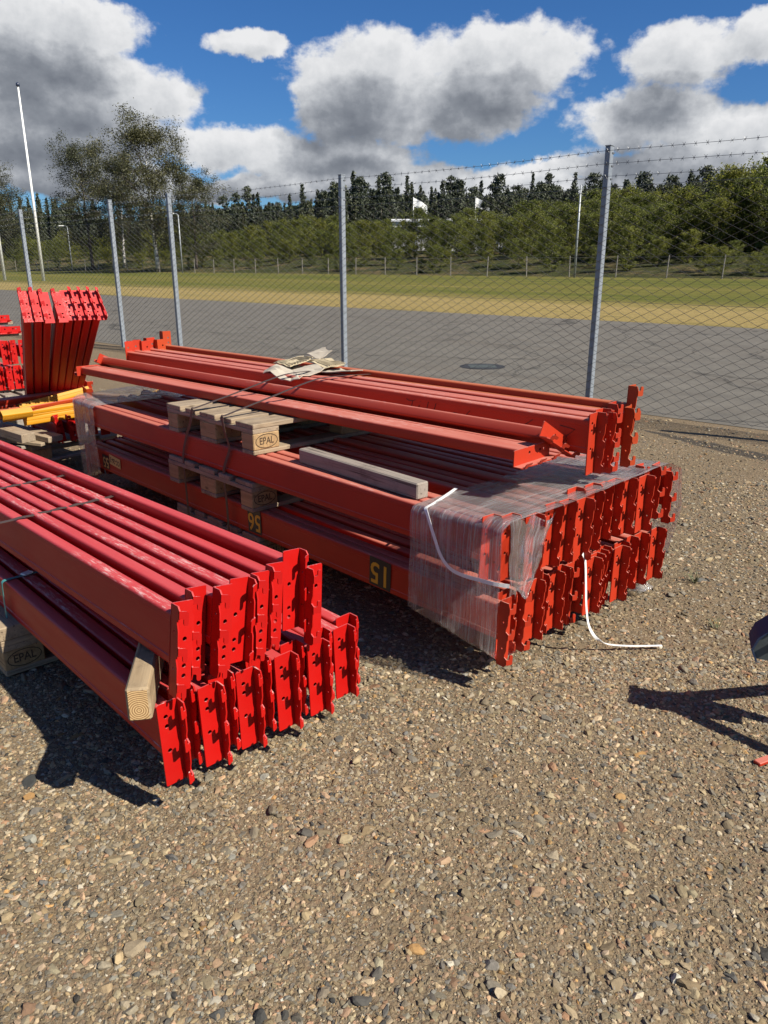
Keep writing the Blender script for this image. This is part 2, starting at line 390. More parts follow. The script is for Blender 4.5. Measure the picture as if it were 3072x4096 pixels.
def film_mat():
    m, nt, b, out = new_mat('stretch_film')
    nt.nodes.remove(b)
    tcn = nn(nt, 'ShaderNodeTexCoord')
    uv = nn(nt, 'ShaderNodeUVMap')
    s1 = noise(nt, vmap(nt, uv.outputs[0], (95, 2.0, 1)), 1.0, 4, 0.7, 0.4)
    s2 = noise(nt, uv.outputs[0], 5.0, 4, 0.6, 0.8)
    s3 = noise(nt, vmap(nt, uv.outputs[0], (26, 5, 1), rot=(0, 0, 0.3)), 1.0, 5, 0.7, 1.2)
    a = math_n(nt, 'ADD', math_n(nt, 'MULTIPLY', math_n(nt, 'SUBTRACT', s1, 0.42), 1.25, clamp=True), math_n(nt, 'MULTIPLY', math_n(nt, 'SUBTRACT', s2, 0.40), 0.5, clamp=True))
    a = math_n(nt, 'ADD', math_n(nt, 'ADD', a, 0.085), math_n(nt, 'MULTIPLY', math_n(nt, 'SUBTRACT', s3, 0.60), 1.5, clamp=True), clamp=True)
    tr = nn(nt, 'ShaderNodeBsdfTransparent'); tr.inputs[0].default_value = (0.93, 0.93, 0.93, 1)
    di = nn(nt, 'ShaderNodeBsdfDiffuse'); di.inputs[0].default_value = (0.80, 0.78, 0.77, 1)
    tl = nn(nt, 'ShaderNodeBsdfTranslucent'); tl.inputs[0].default_value = (0.85, 0.83, 0.82, 1)
    gl = nn(nt, 'ShaderNodeBsdfGlossy'); gl.inputs['Roughness'].default_value = 0.12; gl.inputs[0].default_value = (1, 1, 1, 1)
    bp = nn(nt, 'ShaderNodeBump'); bp.inputs['Strength'].default_value = 0.7; bp.inputs['Distance'].default_value = 0.01
    ln(nt, math_n(nt, 'ADD', s3, math_n(nt, 'MULTIPLY', s1, 0.6)), bp.inputs['Height'])
    for n in (di, gl): ln(nt, bp.outputs[0], n.inputs['Normal'])
    m1 = nn(nt, 'ShaderNodeMixShader'); m1.inputs[0].default_value = 0.35; ln(nt, di.outputs[0], m1.inputs[1]); ln(nt, tl.outputs[0], m1.inputs[2])
    m2 = nn(nt, 'ShaderNodeMixShader'); ln(nt, a, m2.inputs[0]); ln(nt, tr.outputs[0], m2.inputs[1]); ln(nt, m1.outputs[0], m2.inputs[2])
    fr = nn(nt, 'ShaderNodeFresnel'); fr.inputs[0].default_value = 1.45; ln(nt, bp.outputs[0], fr.inputs['Normal'])
    m3 = nn(nt, 'ShaderNodeMixShader'); ln(nt, math_n(nt, 'MULTIPLY', fr.outputs[0], 0.9, clamp=True), m3.inputs[0]); ln(nt, m2.outputs[0], m3.inputs[1]); ln(nt, gl.outputs[0], m3.inputs[2])
    ln(nt, m3.outputs[0], out.inputs[0])
    return m
M_film = film_mat()

# ------------------------------------------------------------------ terrain (v = distance across the fence line, u along it)
UD = Vector((-0.738, 0.675, 0)).normalized(); VD = Vector((0.675, 0.738, 0)).normalized()
VF = 7.376
UVR = Matrix.Rotation(math.atan2(UD.y, UD.x), 4, 'Z')          # local x = u, local y = v up to sign
def uv2w(u, v): return (UD.x * u + VD.x * v, UD.y * u + VD.y * v)
def w2uv(x, y): return (UD.x * x + UD.y * y, VD.x * x + VD.y * y)
def sstep(a, b, x): t = min(1, max(0, (x - a) / (b - a))); return t * t * (3 - 2 * t)
def terr(u, v):
    z = 0.03 * max(0.0, min(v, 44) - 20)
    right = sstep(10, -25, u)
    z += sstep(44, 56, v) * (1.3 + 0.9 * right) + max(0, v - 52) * 0.042 - max(0, v - 140) * 0.02
    z += sstep(98, 175, v) * 9.5
    if v > 44.5: z += 0.25 * math.sin(u * 0.31) * math.sin(v * 0.43 + 1) * sstep(44.5, 50, v)
    return z
def terr_w(x, y): return terr(*w2uv(x, y))

def mat_ground():
    m, nt, b, out = new_mat('crushed_gravel_ground')
    tcn = nn(nt, 'ShaderNodeTexCoord'); v = tcn.outputs['Object']
    wv = nn(nt, 'ShaderNodeVectorMath', operation='MULTIPLY_ADD')
    wn = nn(nt, 'ShaderNodeTexNoise'); wn.inputs['Scale'].default_value = 60; wn.inputs['Detail'].default_value = 3; ln(nt, v, wn.inputs['Vector'])
    ln(nt, wn.outputs['Color'], wv.inputs[0]); wv.inputs[1].default_value = (0.012, 0.012, 0.012); ln(nt, v, wv.inputs[2])
    c = None; hs = []
    pal = [(0.0, (0.07, 0.068, 0.065)), (0.15, (0.24, 0.175, 0.11)), (0.35, (0.20, 0.165, 0.125)), (0.5, (0.35, 0.265, 0.17)), (0.62, (0.30, 0.19, 0.125)), (0.78, (0.23, 0.205, 0.175)), (0.9, (0.46, 0.36, 0.25)), (1.0, (0.16, 0.15, 0.14))]
    for sc, wt_ in ((55, 0.5), (120, 0.3), (260, 0.2)):
        vo = nn(nt, 'ShaderNodeTexVoronoi'); vo.inputs['Scale'].default_value = sc; vo.inputs['Randomness'].default_value = 1
        ln(nt, wv.outputs[0], vo.inputs['Vector'])
        sp_ = nn(nt, 'ShaderNodeSeparateColor'); ln(nt, vo.outputs['Color'], sp_.inputs[0])
        cc = ramp(nt, sp_.outputs[0], pal)
        hs.append((vo.outputs['Distance'], sp_.outputs[1], wt_, sc))
        c = cc if c is None else mixc(nt, ramp(nt, noise(nt, v, 9.0 + sc * 0.05, 4, 0.7), [(0.42, (0, 0, 0)), (0.58, (1, 1, 1))]), c, cc)
    big = noise(nt, v, 0.8, 5, 0.6)
    c = mixc(nt, math_n(nt, 'MULTIPLY', math_n(nt, 'SUBTRACT', big, 0.45), 2.5, clamp=True), c, (0.22, 0.17, 0.115))
    c = mixc(nt, 0.40, c, (0.15, 0.118, 0.072)); c = mixc(nt, 1.0, c, (0.76, 0.735, 0.67), 'MULTIPLY')
    # shadow strip along the fence, painted dark into the gravel colour
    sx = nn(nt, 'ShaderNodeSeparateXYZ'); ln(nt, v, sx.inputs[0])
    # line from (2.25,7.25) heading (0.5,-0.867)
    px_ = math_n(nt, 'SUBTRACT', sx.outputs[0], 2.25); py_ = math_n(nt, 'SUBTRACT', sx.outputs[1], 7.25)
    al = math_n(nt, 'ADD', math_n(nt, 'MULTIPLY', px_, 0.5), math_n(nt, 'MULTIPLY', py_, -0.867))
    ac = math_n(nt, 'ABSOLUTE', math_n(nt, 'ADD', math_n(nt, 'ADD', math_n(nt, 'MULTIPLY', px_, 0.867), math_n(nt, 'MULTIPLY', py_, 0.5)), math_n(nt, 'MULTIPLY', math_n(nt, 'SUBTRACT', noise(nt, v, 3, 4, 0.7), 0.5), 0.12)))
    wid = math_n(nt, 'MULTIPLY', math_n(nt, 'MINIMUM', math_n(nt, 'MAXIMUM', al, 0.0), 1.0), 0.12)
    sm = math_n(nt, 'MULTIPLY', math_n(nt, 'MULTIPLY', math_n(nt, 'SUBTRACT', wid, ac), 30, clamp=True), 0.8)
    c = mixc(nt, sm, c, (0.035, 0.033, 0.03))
    ln(nt, c, b.inputs['Base Color']); b.inputs['Roughness'].default_value = 0.92; b.inputs['Specular IOR Level'].default_value = 0.15
    h = None
    for d, r, w_, sc in hs:
        t = math_n(nt, 'MULTIPLY', math_n(nt, 'MULTIPLY', math_n(nt, 'SUBTRACT', 0.9, d), math_n(nt, 'MULTIPLY_ADD', r, 0.8, 0.4)), 55.0 / sc)
        h = t if h is None else math_n(nt, 'ADD', h, t)
    bump(nt, b, h, 0.9, 0.008)
    return m
def mat_stone():
    m, nt, b, out = new_mat('crushed_stone')
    at = nn(nt, 'ShaderNodeAttribute'); at.attribute_name = 'tone'
    tcn = nn(nt, 'ShaderNodeTexCoord')
    n1 = noise(nt, tcn.outputs['Object'], 260, 4, 0.7); n2 = noise(nt, tcn.outputs['Object'], 70, 4, 0.6)
    c = mixc(nt, n2, mixc(nt, 1.0, at.outputs['Color'], (0.62, 0.62, 0.62), 'MULTIPLY'), mixc(nt, 1.0, at.outputs['Color'], (1.35, 1.33, 1.3), 'MULTIPLY'))
    c = mixc(nt, math_n(nt, 'MULTIPLY', math_n(nt, 'SUBTRACT', n1, 0.58), 5, clamp=True), c, (0.06, 0.055, 0.05))
    ln(nt, c, b.inputs['Base Color']); b.inputs['Roughness'].default_value = 0.85; b.inputs['Specular IOR Level'].default_value = 0.2
    bump(nt, b, n1, 0.5, 0.002)
    return m
def mat_asphalt():
    m, nt, b, out = new_mat('worn_asphalt')
    tcn = nn(nt, 'ShaderNodeTexCoord'); v = tcn.outputs['Object']
    n1 = noise(nt, v, 90, 4, 0.8); n2 = noise(nt, v, 0.5, 5, 0.6); n3 = noise(nt, vmap(nt, v, (0.25, 2.5, 1)), 0.6, 5, 0.6)
    c = mixc(nt, n1, (0.055, 0.051, 0.043), (0.21, 0.195, 0.165))
    c = mixc(nt, math_n(nt, 'MULTIPLY', n2, 0.6), c, (0.125, 0.115, 0.098))
    c = mixc(nt, math_n(nt, 'MULTIPLY', math_n(nt, 'SUBTRACT', n3, 0.48), 2.2, clamp=True), c, (0.10, 0.085, 0.068))
    vo = nn(nt, 'ShaderNodeTexVoronoi', feature='DISTANCE_TO_EDGE'); vo.inputs['Scale'].default_value = 0.32
    wn = nn(nt, 'ShaderNodeVectorMath', operation='MULTIPLY_ADD'); wt2 = nn(nt, 'ShaderNodeTexNoise'); wt2.inputs['Scale'].default_value = 0.9; wt2.inputs['Detail'].default_value = 6
    ln(nt, v, wt2.inputs['Vector']); ln(nt, wt2.outputs['Color'], wn.inputs[0]); wn.inputs[1].default_value = (1.8, 1.8, 0); ln(nt, v, wn.inputs[2]); ln(nt, wn.outputs[0], vo.inputs['Vector'])
    c = mixc(nt, math_n(nt, 'MULTIPLY', math_n(nt, 'SUBTRACT', 0.012, vo.outputs['Distance']), 60, clamp=True), c, (0.03, 0.028, 0.024))
    n5 = noise(nt, v, 1.8, 6, 0.7)
    c = mixc(nt, 1.0, c, ramp(nt, n5, [(.3, (.72, .72, .72)), (.7, (1.08, 1.07, 1.05))]), 'MULTIPLY')
    ln(nt, c, b.inputs['Base Color']); b.inputs['Roughness'].default_value = 0.85; b.inputs['Specular IOR Level'].default_value = 0.2
    bump(nt, b, n1, 0.4, 0.004)
    return m
def mat_grass():
    m, nt, b, out = new_mat('mown_grass')
    tcn = nn(nt, 'ShaderNodeTexCoord'); v = tcn.outputs['Object']
    sx = nn(nt, 'ShaderNodeSeparateXYZ'); ln(nt, v, sx.inputs[0])
    edge = noise(nt, vmap(nt, v, (0.12, 0.5, 1)), 1.0, 6, 0.65)
    vv = math_n(nt, 'ADD', sx.outputs[1], math_n(nt, 'MULTIPLY', math_n(nt, 'SUBTRACT', edge, 0.5), 5.0))
    base = ramp(nt, math_n(nt, 'DIVIDE', math_n(nt, 'SUBTRACT', vv, 19.0), 26.0), [(0.0, (0.10, 0.10, 0.03)), (0.045, (0.33, 0.25, 0.10)), (0.20, (0.35, 0.265, 0.11)), (0.27, (0.22, 0.185, 0.06)), (0.36, (0.115, 0.125, 0.027)), (0.6, (0.16, 0.15, 0.038)), (0.8, (0.10, 0.115, 0.025)), (1.0, (0.16, 0.15, 0.04))])
    st = noise(nt, vmap(nt, v, (0.10, 2.4, 1)), 1.0, 6, 0.7)
    c = mixc(nt, math_n(nt, 'MULTIPLY', math_n(nt, 'SUBTRACT', st, 0.50), 4.0, clamp=True), base, (0.32, 0.25, 0.085))
    st2 = noise(nt, vmap(nt, v, (0.14, 3.1, 1), loc=(7, 3, 0)), 1.0, 6, 0.7)
    c = mixc(nt, math_n(nt, 'MULTIPLY', math_n(nt, 'SUBTRACT', st2, 0.54), 4.5, clamp=True), c, (0.075, 0.090, 0.022))
    fine = noise(nt, v, 14, 5, 0.8)
    c = mixc(nt, 1.0, c, ramp(nt, fine, [(0.3, (0.6, 0.6, 0.6)), (0.7, (1.35, 1.35, 1.35))]), 'MULTIPLY')
    c = mixc(nt, 1.0, c, (0.74, 0.74, 0.72), 'MULTIPLY')
    ln(nt, c, b.inputs['Base Color']); b.inputs['Roughness'].default_value = 0.95; b.inputs['Specular IOR Level'].default_value = 0.08
    bump(nt, b, fine, 0.6, 0.05)
    return m
def mat_bank():
    m, nt, b, out = new_mat('rough_bank')
    tcn = nn(nt, 'ShaderNodeTexCoord'); v = tcn.outputs['Object']
    n1 = noise(nt, v, 0.35, 6, 0.7); n2 = noise(nt, v, 2.2, 6, 0.75)
    c = ramp(nt, n1, [(0.3, (0.035, 0.046, 0.015)), (0.5, (0.062, 0.065, 0.026)), (0.64, (0.14, 0.105, 0.055)), (0.75, (0.05, 0.056, 0.022))])
    c = mixc(nt, 1.0, c, ramp(nt, n2, [(0.3, (0.45, 0.45, 0.45)), (0.7, (1.5, 1.5, 1.5))]), 'MULTIPLY')
    sxv = nn(nt, 'ShaderNodeSeparateXYZ'); ln(nt, v, sxv.inputs[0])
    c = mixc(nt, math_n(nt, 'MULTIPLY', math_n(nt, 'SUBTRACT', sxv.outputs[1], 62.0), 0.05, clamp=True), c, (0.022, 0.028, 0.014))
    ln(nt, c, b.inputs['Base Color']); b.inputs['Roughness'].default_value = 0.95; b.inputs['Specular IOR Level'].default_value = 0.08
    bump(nt, b, n2, 1.0, 0.4)
    return m
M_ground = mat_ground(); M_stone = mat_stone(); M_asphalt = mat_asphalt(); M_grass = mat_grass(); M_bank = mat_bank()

def sheet(name, us, vs, mat, fz, kind='structure'):
    V = [(u, -v, fz(u, v)) for v in vs for u in us]            # local y = -v so that local x,y,z stays right-handed
    n = len(us)
    F = [(j * n + i, j * n + i + 1, (j + 1) * n + i + 1, (j + 1) * n + i) for j in range(len(vs) - 1) for i in range(n - 1)]
    mb = MB(); mb.add(V, F); me = mb.mesh(name, mat, smooth=True)
    if me.polygons[0].normal.z < 0: me.flip_normals()
    return me
# rotation taking (u,-v) to the world: x axis = UD, y axis = -VD
BASIS = Matrix(((UD.x, -VD.x, 0, 0), (UD.y, -VD.y, 0, 0), (0, 0, 1, 0), (0, 0, 0, 1)))
# flip v sign for materials that read object y
def sheet_obj(name, us, vs, mat, fz):
    V = [(u, v, fz(u, v)) for v in vs for u in us]; n = len(us)
    F = [(j * n + i, j * n + i + 1, (j + 1) * n + i + 1, (j + 1) * n + i) for j in range(len(vs) - 1) for i in range(n - 1)]
    P = [(*uv2w(u, v), z) for (u, v, z) in V]
    # store in an object frame whose x is u and y is v (a mirrored frame is avoided by x = -u)
    B = Matrix(((-UD.x, VD.x, 0, 0), (-UD.y, VD.y, 0, 0), (0, 0, 1, 0), (0, 0, 0, 1)))
    Bi = B.inverted(); mb = MB(); mb.add([Bi @ Vector(p) for p in P], F); me = mb.mesh(name, mat, smooth=True)
    if sum(p.normal.z for p in me.polygons) < 0: me.flip_normals()
    return tag(obj(name, me, M=B), kind='structure')
# near gravel yard
xs = np.concatenate([np.linspace(-60, -6, 12), np.linspace(-5.5, 5.5, 221), np.linspace(6, 60, 12)])
from mathutils import noise as mn
def gz(x, y):
    return 0.009 * mn.noise(Vector((x * 1.3, y * 1.3, 0))) + 0.004 * mn.noise(Vector((x * 6, y * 6, 3.1))) - 0.012
def yardv():
    nx, ny = 240, 200
    X = np.concatenate([[-80, -40, -20, -12, -9], np.linspace(-7, 4.5, nx), [6, 9, 14, 25, 60]])
    Y = np.concatenate([[-60, -30, -12, -5, -1], np.linspace(0.2, 9.0, ny), [10, 12, 16, 24, 40, 90]])
    V = []
    for y in Y:
        for x in X:
            z = 0.0
            if -7 <= x <= 4.5 and 0.2 <= y <= 9:
                z = gz(x, y) + 0.012
            u, v = w2uv(x, y)
            V.append((x, y, (z if v < VF else 0) - 0.012))
    n = len(X)
    F = [(j * n + i, j * n + i + 1, (j + 1) * n + i + 1, (j + 1) * n + i) for j in range(len(Y) - 1) for i in range(n - 1)]
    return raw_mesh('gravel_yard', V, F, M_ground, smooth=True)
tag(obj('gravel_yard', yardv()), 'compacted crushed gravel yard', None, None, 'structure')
US = [-400, -200, -100, -60] + list(range(-40, 81, 4)) + [100, 140, 200, 300, 400, 600]
sheet_obj('asphalt_road', US, [VF + 0.12, 9, 12, 16, 20.05], M_asphalt, lambda u, v: -0.008)
sheet_obj('grass_verge_and_lawn', US, [19.4, 20.2, 21, 23, 26, 30, 35, 40, 44.6], M_grass, lambda u, v: terr(u, v) + (0.0 if v > 20 else -0.03))
sheet_obj('rough_bank', [-400, -200, -100] + [x * 1.5 for x in range(-46, 90)] + [150, 200, 300, 400, 600], [44.4] + [44.4 + i * 1.2 for i in range(1, 24)] + [75, 80, 90, 100, 120, 140, 180, 260, 400, 900], M_bank, lambda u, v: terr(u, v) + (0.0 if v > 44.5 else -0.02))

# ------------------------------------------------------------------ loose gravel stones
def icosa():
    t = (1 + 5 ** .5) / 2
    v = np.array([(-1, t, 0), (1, t, 0), (-1, -t, 0), (1, -t, 0), (0, -1, t), (0, 1, t), (0, -1, -t), (0, 1, -t), (t, 0, -1), (t, 0, 1), (-t, 0, -1), (-t, 0, 1)], float)
    v /= np.linalg.norm(v[0])
    f = np.array([(0, 11, 5), (0, 5, 1), (0, 1, 7), (0, 7, 10), (0, 10, 11), (1, 5, 9), (5, 11, 4), (11, 10, 2), (10, 7, 6), (7, 1, 8), (3, 9, 4), (3, 4, 2), (3, 2, 6), (3, 6, 8), (3, 8, 9), (4, 9, 5), (2, 4, 11), (6, 2, 10), (8, 6, 7), (9, 8, 1)])
    return v, f
TONES = np.array([(0.33, 0.265, 0.165), (0.27, 0.215, 0.14), (0.24, 0.205, 0.15), (0.20, 0.18, 0.145), (0.38, 0.27, 0.18), (0.31, 0.195, 0.125), (0.42, 0.345, 0.24), (0.27, 0.245, 0.20), (0.075, 0.073, 0.068), (0.16, 0.15, 0.135), (0.40, 0.25, 0.11), (0.44, 0.40, 0.32)])
TP = np.array([18, 17, 14, 10, 8, 6, 8, 9, 3, 5, 1.5, 3]); TP = TP / TP.sum()
OCT_V = np.array([(1, 0, 0), (-1, 0, 0), (0, 1, 0), (0, -1, 0), (0, 0, 1), (0, 0, -1)], float)
OCT_F = np.array([(0, 2, 4), (2, 1, 4), (1, 3, 4), (3, 0, 4), (2, 0, 5), (1, 2, 5), (3, 1, 5), (0, 3, 5)])
def ico2():
    v, f = icosa(); v = [tuple(p) for p in v]; mid = {}; out = []
    def m(a, b):
        k = (min(a, b), max(a, b))
        if k not in mid:
            p = (np.array(v[a]) + np.array(v[b])) / 2; v.append(tuple(p / np.linalg.norm(p))); mid[k] = len(v) - 1
        return mid[k]
    for a, b, c in f:
        x, y, z = m(a, b), m(b, c), m(c, a); out += [(a, x, z), (b, y, x), (c, z, y), (x, y, z)]
    return np.array(v), np.array(out)
def band(n, y0, y1, s0, s1, pw):
    y = rng.uniform(y0, y1, n * 2); x = rng.uniform(-1, 1, n * 2) * (0.52 * y1 + 0.55)
    k = np.abs(x) < 0.52 * y + 0.55
    x, y = x[k][:n], y[k][:n]
    # stones gather in patches
    w = np.sin(x * 2.1 + 1.3 * np.sin(y * 1.7)) * np.sin(y * 2.6 + x) + 0.6 * np.sin(x * 7 + y * 3) * np.sin(y * 6 - x * 2)
    k = rng.random(len(x)) < 0.78 + 0.24 * w; x, y = x[k], y[k]
    s = s0 * (s1 / s0) ** (rng.random(len(x)) ** pw)
    P = np.c_[x, y, s]
    return P[P[:, 0] * VD.x + P[:, 1] * VD.y < VF + 0.05]
def stone_soup(P, iv, fi, jit, cuts=0, lift=(-0.28, 0.18)):
    n = len(P); nv = len(iv)
    V = np.repeat(iv[None], n, 0)
    if cuts:                      # broken faces: flatten the blob against random planes
        for _ in range(cuts):
            d = rng.normal(0, 1, (n, 3)); d /= np.linalg.norm(d, axis=1)[:, None]; h = rng.uniform(0.42, 0.78, n)
            t = (V * d[:, None, :]).sum(-1); over = np.maximum(0, t - h[:, None]); V = V - over[..., None] * d[:, None, :] * 0.99
        V = V + rng.normal(0, jit, (n, nv, 3))
    else:
        V = V * rng.uniform(0.72, 1.12, (n, nv, 1)) + rng.normal(0, jit, (n, nv, 3))
    sc = np.stack([rng.uniform(0.8, 1.6, n), rng.uniform(0.65, 1.1, n), rng.uniform(0.35, 0.75, n)], 1)
    V = V * sc[:, None, :]
    a = rng.uniform(0, 2 * math.pi, n); t1 = rng.normal(0, 0.2, n); t2 = rng.normal(0, 0.2, n)
    ca, sa = np.cos(a)[:, None], np.sin(a)[:, None]
    x, y, z = V[..., 0], V[..., 1], V[..., 2]
    y, z = y * np.cos(t1)[:, None] - z * np.sin(t1)[:, None], y * np.sin(t1)[:, None] + z * np.cos(t1)[:, None]
    x, z = x * np.cos(t2)[:, None] - z * np.sin(t2)[:, None], x * np.sin(t2)[:, None] + z * np.cos(t2)[:, None]
    x, y = x * ca - y * sa, x * sa + y * ca
    s = P[:, 2][:, None]; G0 = np.array([gz(a_, b_) for a_, b_ in P[:, :2]])[:, None]
    W = np.stack([x * s + P[:, 0][:, None], y * s + P[:, 1][:, None], z * s + G0 + s * rng.uniform(*lift, n)[:, None]], -1)
    tone = TONES[rng.choice(len(TONES), n, p=TP)] * rng.uniform(0.46, 1.04, (n, 1)) * np.array([[1.02, 1.0, .94]]) * (1 + rng.normal(0, 0.04, (n, 1)) * np.array([[1, 0, -1]]))
    C4 = np.concatenate([np.repeat(np.clip(tone, 0.02, 0.75)[:, None, :], nv, 1), np.ones((n, nv, 1))], -1)
    F = (fi[None] + (np.arange(n) * nv)[:, None, None]).reshape(-1, 3)
    return W.reshape(-1, 3), F, C4.reshape(-1, 4)
def stones():
    big = np.concatenate([band(3000, 0.75, 2.7, 0.010, 0.025, 2.8), band(2600, 2.5, 5.2, 0.011, 0.028, 2.8)])
    mid = np.concatenate([band(26000, 0.75, 2.7, 0.005, 0.0115, 1.5), band(18000, 2.5, 5.2, 0.0075, 0.015, 1.5), band(5000, 5, 9.5, 0.010, 0.022, 2)])
    small = np.concatenate([band(80000, 0.75, 2.7, 0.0022, 0.006, 1.2), band(50000, 2.5, 5.2, 0.0035, 0.0085, 1.3), band(24000, 5, 9.5, 0.006, 0.012, 1.6)])
    W0, F0, C0 = stone_soup(big, *ico2(), 0.022, 10)
    W1, F1, C1 = stone_soup(mid, *icosa(), 0.12); W2, F2, C2 = stone_soup(small, OCT_V, OCT_F, 0.16, 0, (-0.10, 0.35))
    n0, n1 = len(W0), len(W0) + len(W1)
    return raw_mesh('gravel', np.concatenate([W0, W1, W2]), np.concatenate([F0, F1 + n0, F2 + n1]), M_stone, np.concatenate([C0, C1, C2]))
tag(obj('gravel', stones()), 'loose tan and grey crushed stones over the yard', 'gravel', None, 'stuff')

# ------------------------------------------------------------------ chain-link fence with barbed wire
def fence():
    posts_u = []
    base = [(4.88, 5.53), (2.167, 8.012), (-0.543, 10.487), (-3.411, 13.226), (-4.83, 14.45), (-7.50, 16.95), (-10.2, 19.4), (-13.0, 22.0), (7.6, 3.05)]
    posts_u = sorted(w2uv(x, y)[0] for x, y in base)
    root = thing('chain_link_fence', 'tall chain-link fence on galvanised posts with three barbed wire strands, behind the beam stacks', 'fence')
    mb = MB(); mb.box(-0.03, 0.03, -0.035, 0.035, 0, 2.55, 0.006)
    mb.box(-0.012, 0.012, -0.0385, -0.0350, 0.05, 2.50)
    pm = mb.mesh('post', M_galv)
    cap = MB(); cap.box(-0.033, 0.033, -0.038, 0.038, 2.5505, 2.560, 0.003); cm = cap.mesh('post_cap', M_galv)
    ang = math.atan2(UD.y, UD.x)
    zs = [2.49, 2.375, 2.26]
    tie = MB(); tie.box(-0.036, 0.036, -0.041, 0.0, -0.006, 0.006); tm = tie.mesh('wire_clip', M_wire)
    for u in posts_u:
        x, y = uv2w(u, VF)
        p = obj('post', pm, root, (x, y, -0.02), (0, 0, ang + random.uniform(-.02, .02)))
        obj('post_cap', cm, p)
        for z in zs: obj('wire_clip', tm, p, (0, 0, z))
    # woven mesh, one panel per bay: vertical zigzag wires hooked into their neighbours
    zb, zt = 0.04, 2.17; hz = 0.0425; hu = 0.0415; r = 0.0018; off = -0.045
    nrow = int((zt - zb) / hz)
    for a, b in zip(posts_u[:-1], posts_u[1:]):
        n = int(round((b - a) / (2 * hu))); du = (b - a) / n / 2
        m = nrow + 1
        V = []; F = []
        k3 = [(math.cos(t), math.sin(t)) for t in (0.5, 2.6, 4.7)]
        base = 0
        for i in range(n):
            uc = a + (2 * i + 1) * du
            side = np.where((np.arange(m) + i) % 2 == 0, -1.0, 1.0)
            u = uc + side * du * 1.03
            bow = 0.012 * math.sin(i * 0.9)
            v = VF + off + side * 0.003 + 0.02 * np.sin((u - a) / (b - a) * math.pi) * np.sin(np.arange(m) / m * math.pi) 
            z = zb + np.arange(m) * hz + 0.004 * math.sin(i * 1.7)
            x = UD.x * u + VD.x * v; y = UD.y * u + VD.y * v
            for (c, s_) in k3:
                pass
            P = np.stack([x, y, z], 1)
            ring = np.stack([P + np.array([VD.x * c * r + 0, VD.y * c * r, s_ * r * 1.4]) for c, s_ in k3], 1)   # m,3,3
            V.append(ring.reshape(-1, 3))
            j = np.arange(m - 1)[:, None] * 3 + base
            for k in range(3):
                kk = (k + 1) % 3
                F.append(np.concatenate([j + k, j + kk, j + 3 + kk, j + 3 + k], 1))
            base += m * 3
        me = raw_mesh('wire_mesh', np.concatenate(V), np.concatenate(F), M_wire)
        w = obj('wire_mesh', me, root)
        mb = MB()
        for z in (zb + 0.02, 1.1, zt - 0.005):
            pts = [(*uv2w(a + (b - a) * t, VF + off + 0.004), z - 0.01 * math.sin(t * math.pi)) for t in np.linspace(0, 1, 8)]
            mb.tube(pts, 0.002 if z != zt - 0.005 else 0.0024, 4, False)
        obj('tension_wire', mb.mesh('tension_wire', M_wire), root)
    # barbed strands
    for z in zs:
        mb = MB(); u0, u1 = posts_u[0], posts_u[-1]
        pts = []
        for a, b in zip(posts_u[:-1], posts_u[1:]):
            for t in np.linspace(0, 1, 14)[:-1]:
                pts.append((*uv2w(a + (b - a) * t, VF - 0.046), z - 0.025 * math.sin(t * math.pi) + random.uniform(-.002, .002)))
        pts.append((*uv2w(u1, VF - 0.046), z))
        mb.tube(pts, 0.0024, 4, False)
        u = u0
        while u < u1:
            a = max(q for q in posts_u if q <= u + 1e-6); i = posts_u.index(a)
            b = posts_u[min(i + 1, len(posts_u) - 1)]; t = (u - a) / max(b - a, .01)
            c = Vector((*uv2w(u, VF - 0.046), z - 0.025 * math.sin(t * math.pi)))
            for s in (-1, 1):
                d = UD * 0.012 * s + Vector((0, 0, 0.018)) + VD * random.uniform(-.014, .014)
                mb.tube([c - d, c + d], 0.0019, 3, False)
            mb.tube([c - UD * .008, c + UD * .008], 0.0042, 4, True)
            u += 0.105
        obj('barbed_wire', mb.mesh('barbed_wire', M_wire), root)
fence()

# ------------------------------------------------------------------ pallet rack beams
def rrect(w, h, r, n=4):
    pts = []
    for cx, cy, a0 in ((w / 2 - r, h / 2 - r, 0), (-w / 2 + r, h / 2 - r, 90), (-w / 2 + r, -h / 2 + r, 180), (w / 2 - r, -h / 2 + r, 270)):
        for k in range(n + 1):
            a = R(a0 + 90 * k / n); pts.append((cx + r * math.cos(a), cy + r * math.sin(a)))
    return pts
CACHE = {}
def tube_mesh(L, w, h, mat):
    k = ('t', L, w, h, mat.name)
    if k in CACHE: return CACHE[k]
    # closed box section made of two lipped channels: a shallow step runs along each side
    pr = rrect(w, h, 0.0095)
    out = []
    for y, z in pr: out.append((y, z))
    # steps: insert points on the flat sides
    prof = []
    n = len(out)
    for i, p in enumerate(out):
        prof.append(p); q = out[(i + 1) % n]
        if abs(p[0] - q[0]) < 1e-6 and abs(p[1] - q[1]) > 0.02:
            s = 1 if p[0] > 0 else -1; d = 1 if q[1] > p[1] else -1
            ztop = h / 2 - 0.024
            seq = [(ztop, 0), (ztop - 0.002, 0.0022), (-ztop + 0.002, 0.0022), (-ztop, 0)]
            if d > 0: seq = seq[::-1]
            for zz, ins in seq: prof.append((p[0] - s * ins, zz))
    mb = MB(); m = len(prof); xs = [-L, -L * 0.66, -L * 0.33, 0]
    vs = [(x, y, z) for x in xs for y, z in prof]
    fs = [(i * m + k_, i * m + (k_ + 1) % m, (i + 1) * m + (k_ + 1) % m, (i + 1) * m + k_) for i in range(len(xs) - 1) for k_ in range(m)]
    mb.add(vs, fs); me = mb.mesh('tube', mat, auto=38); CACHE[k] = me; return me
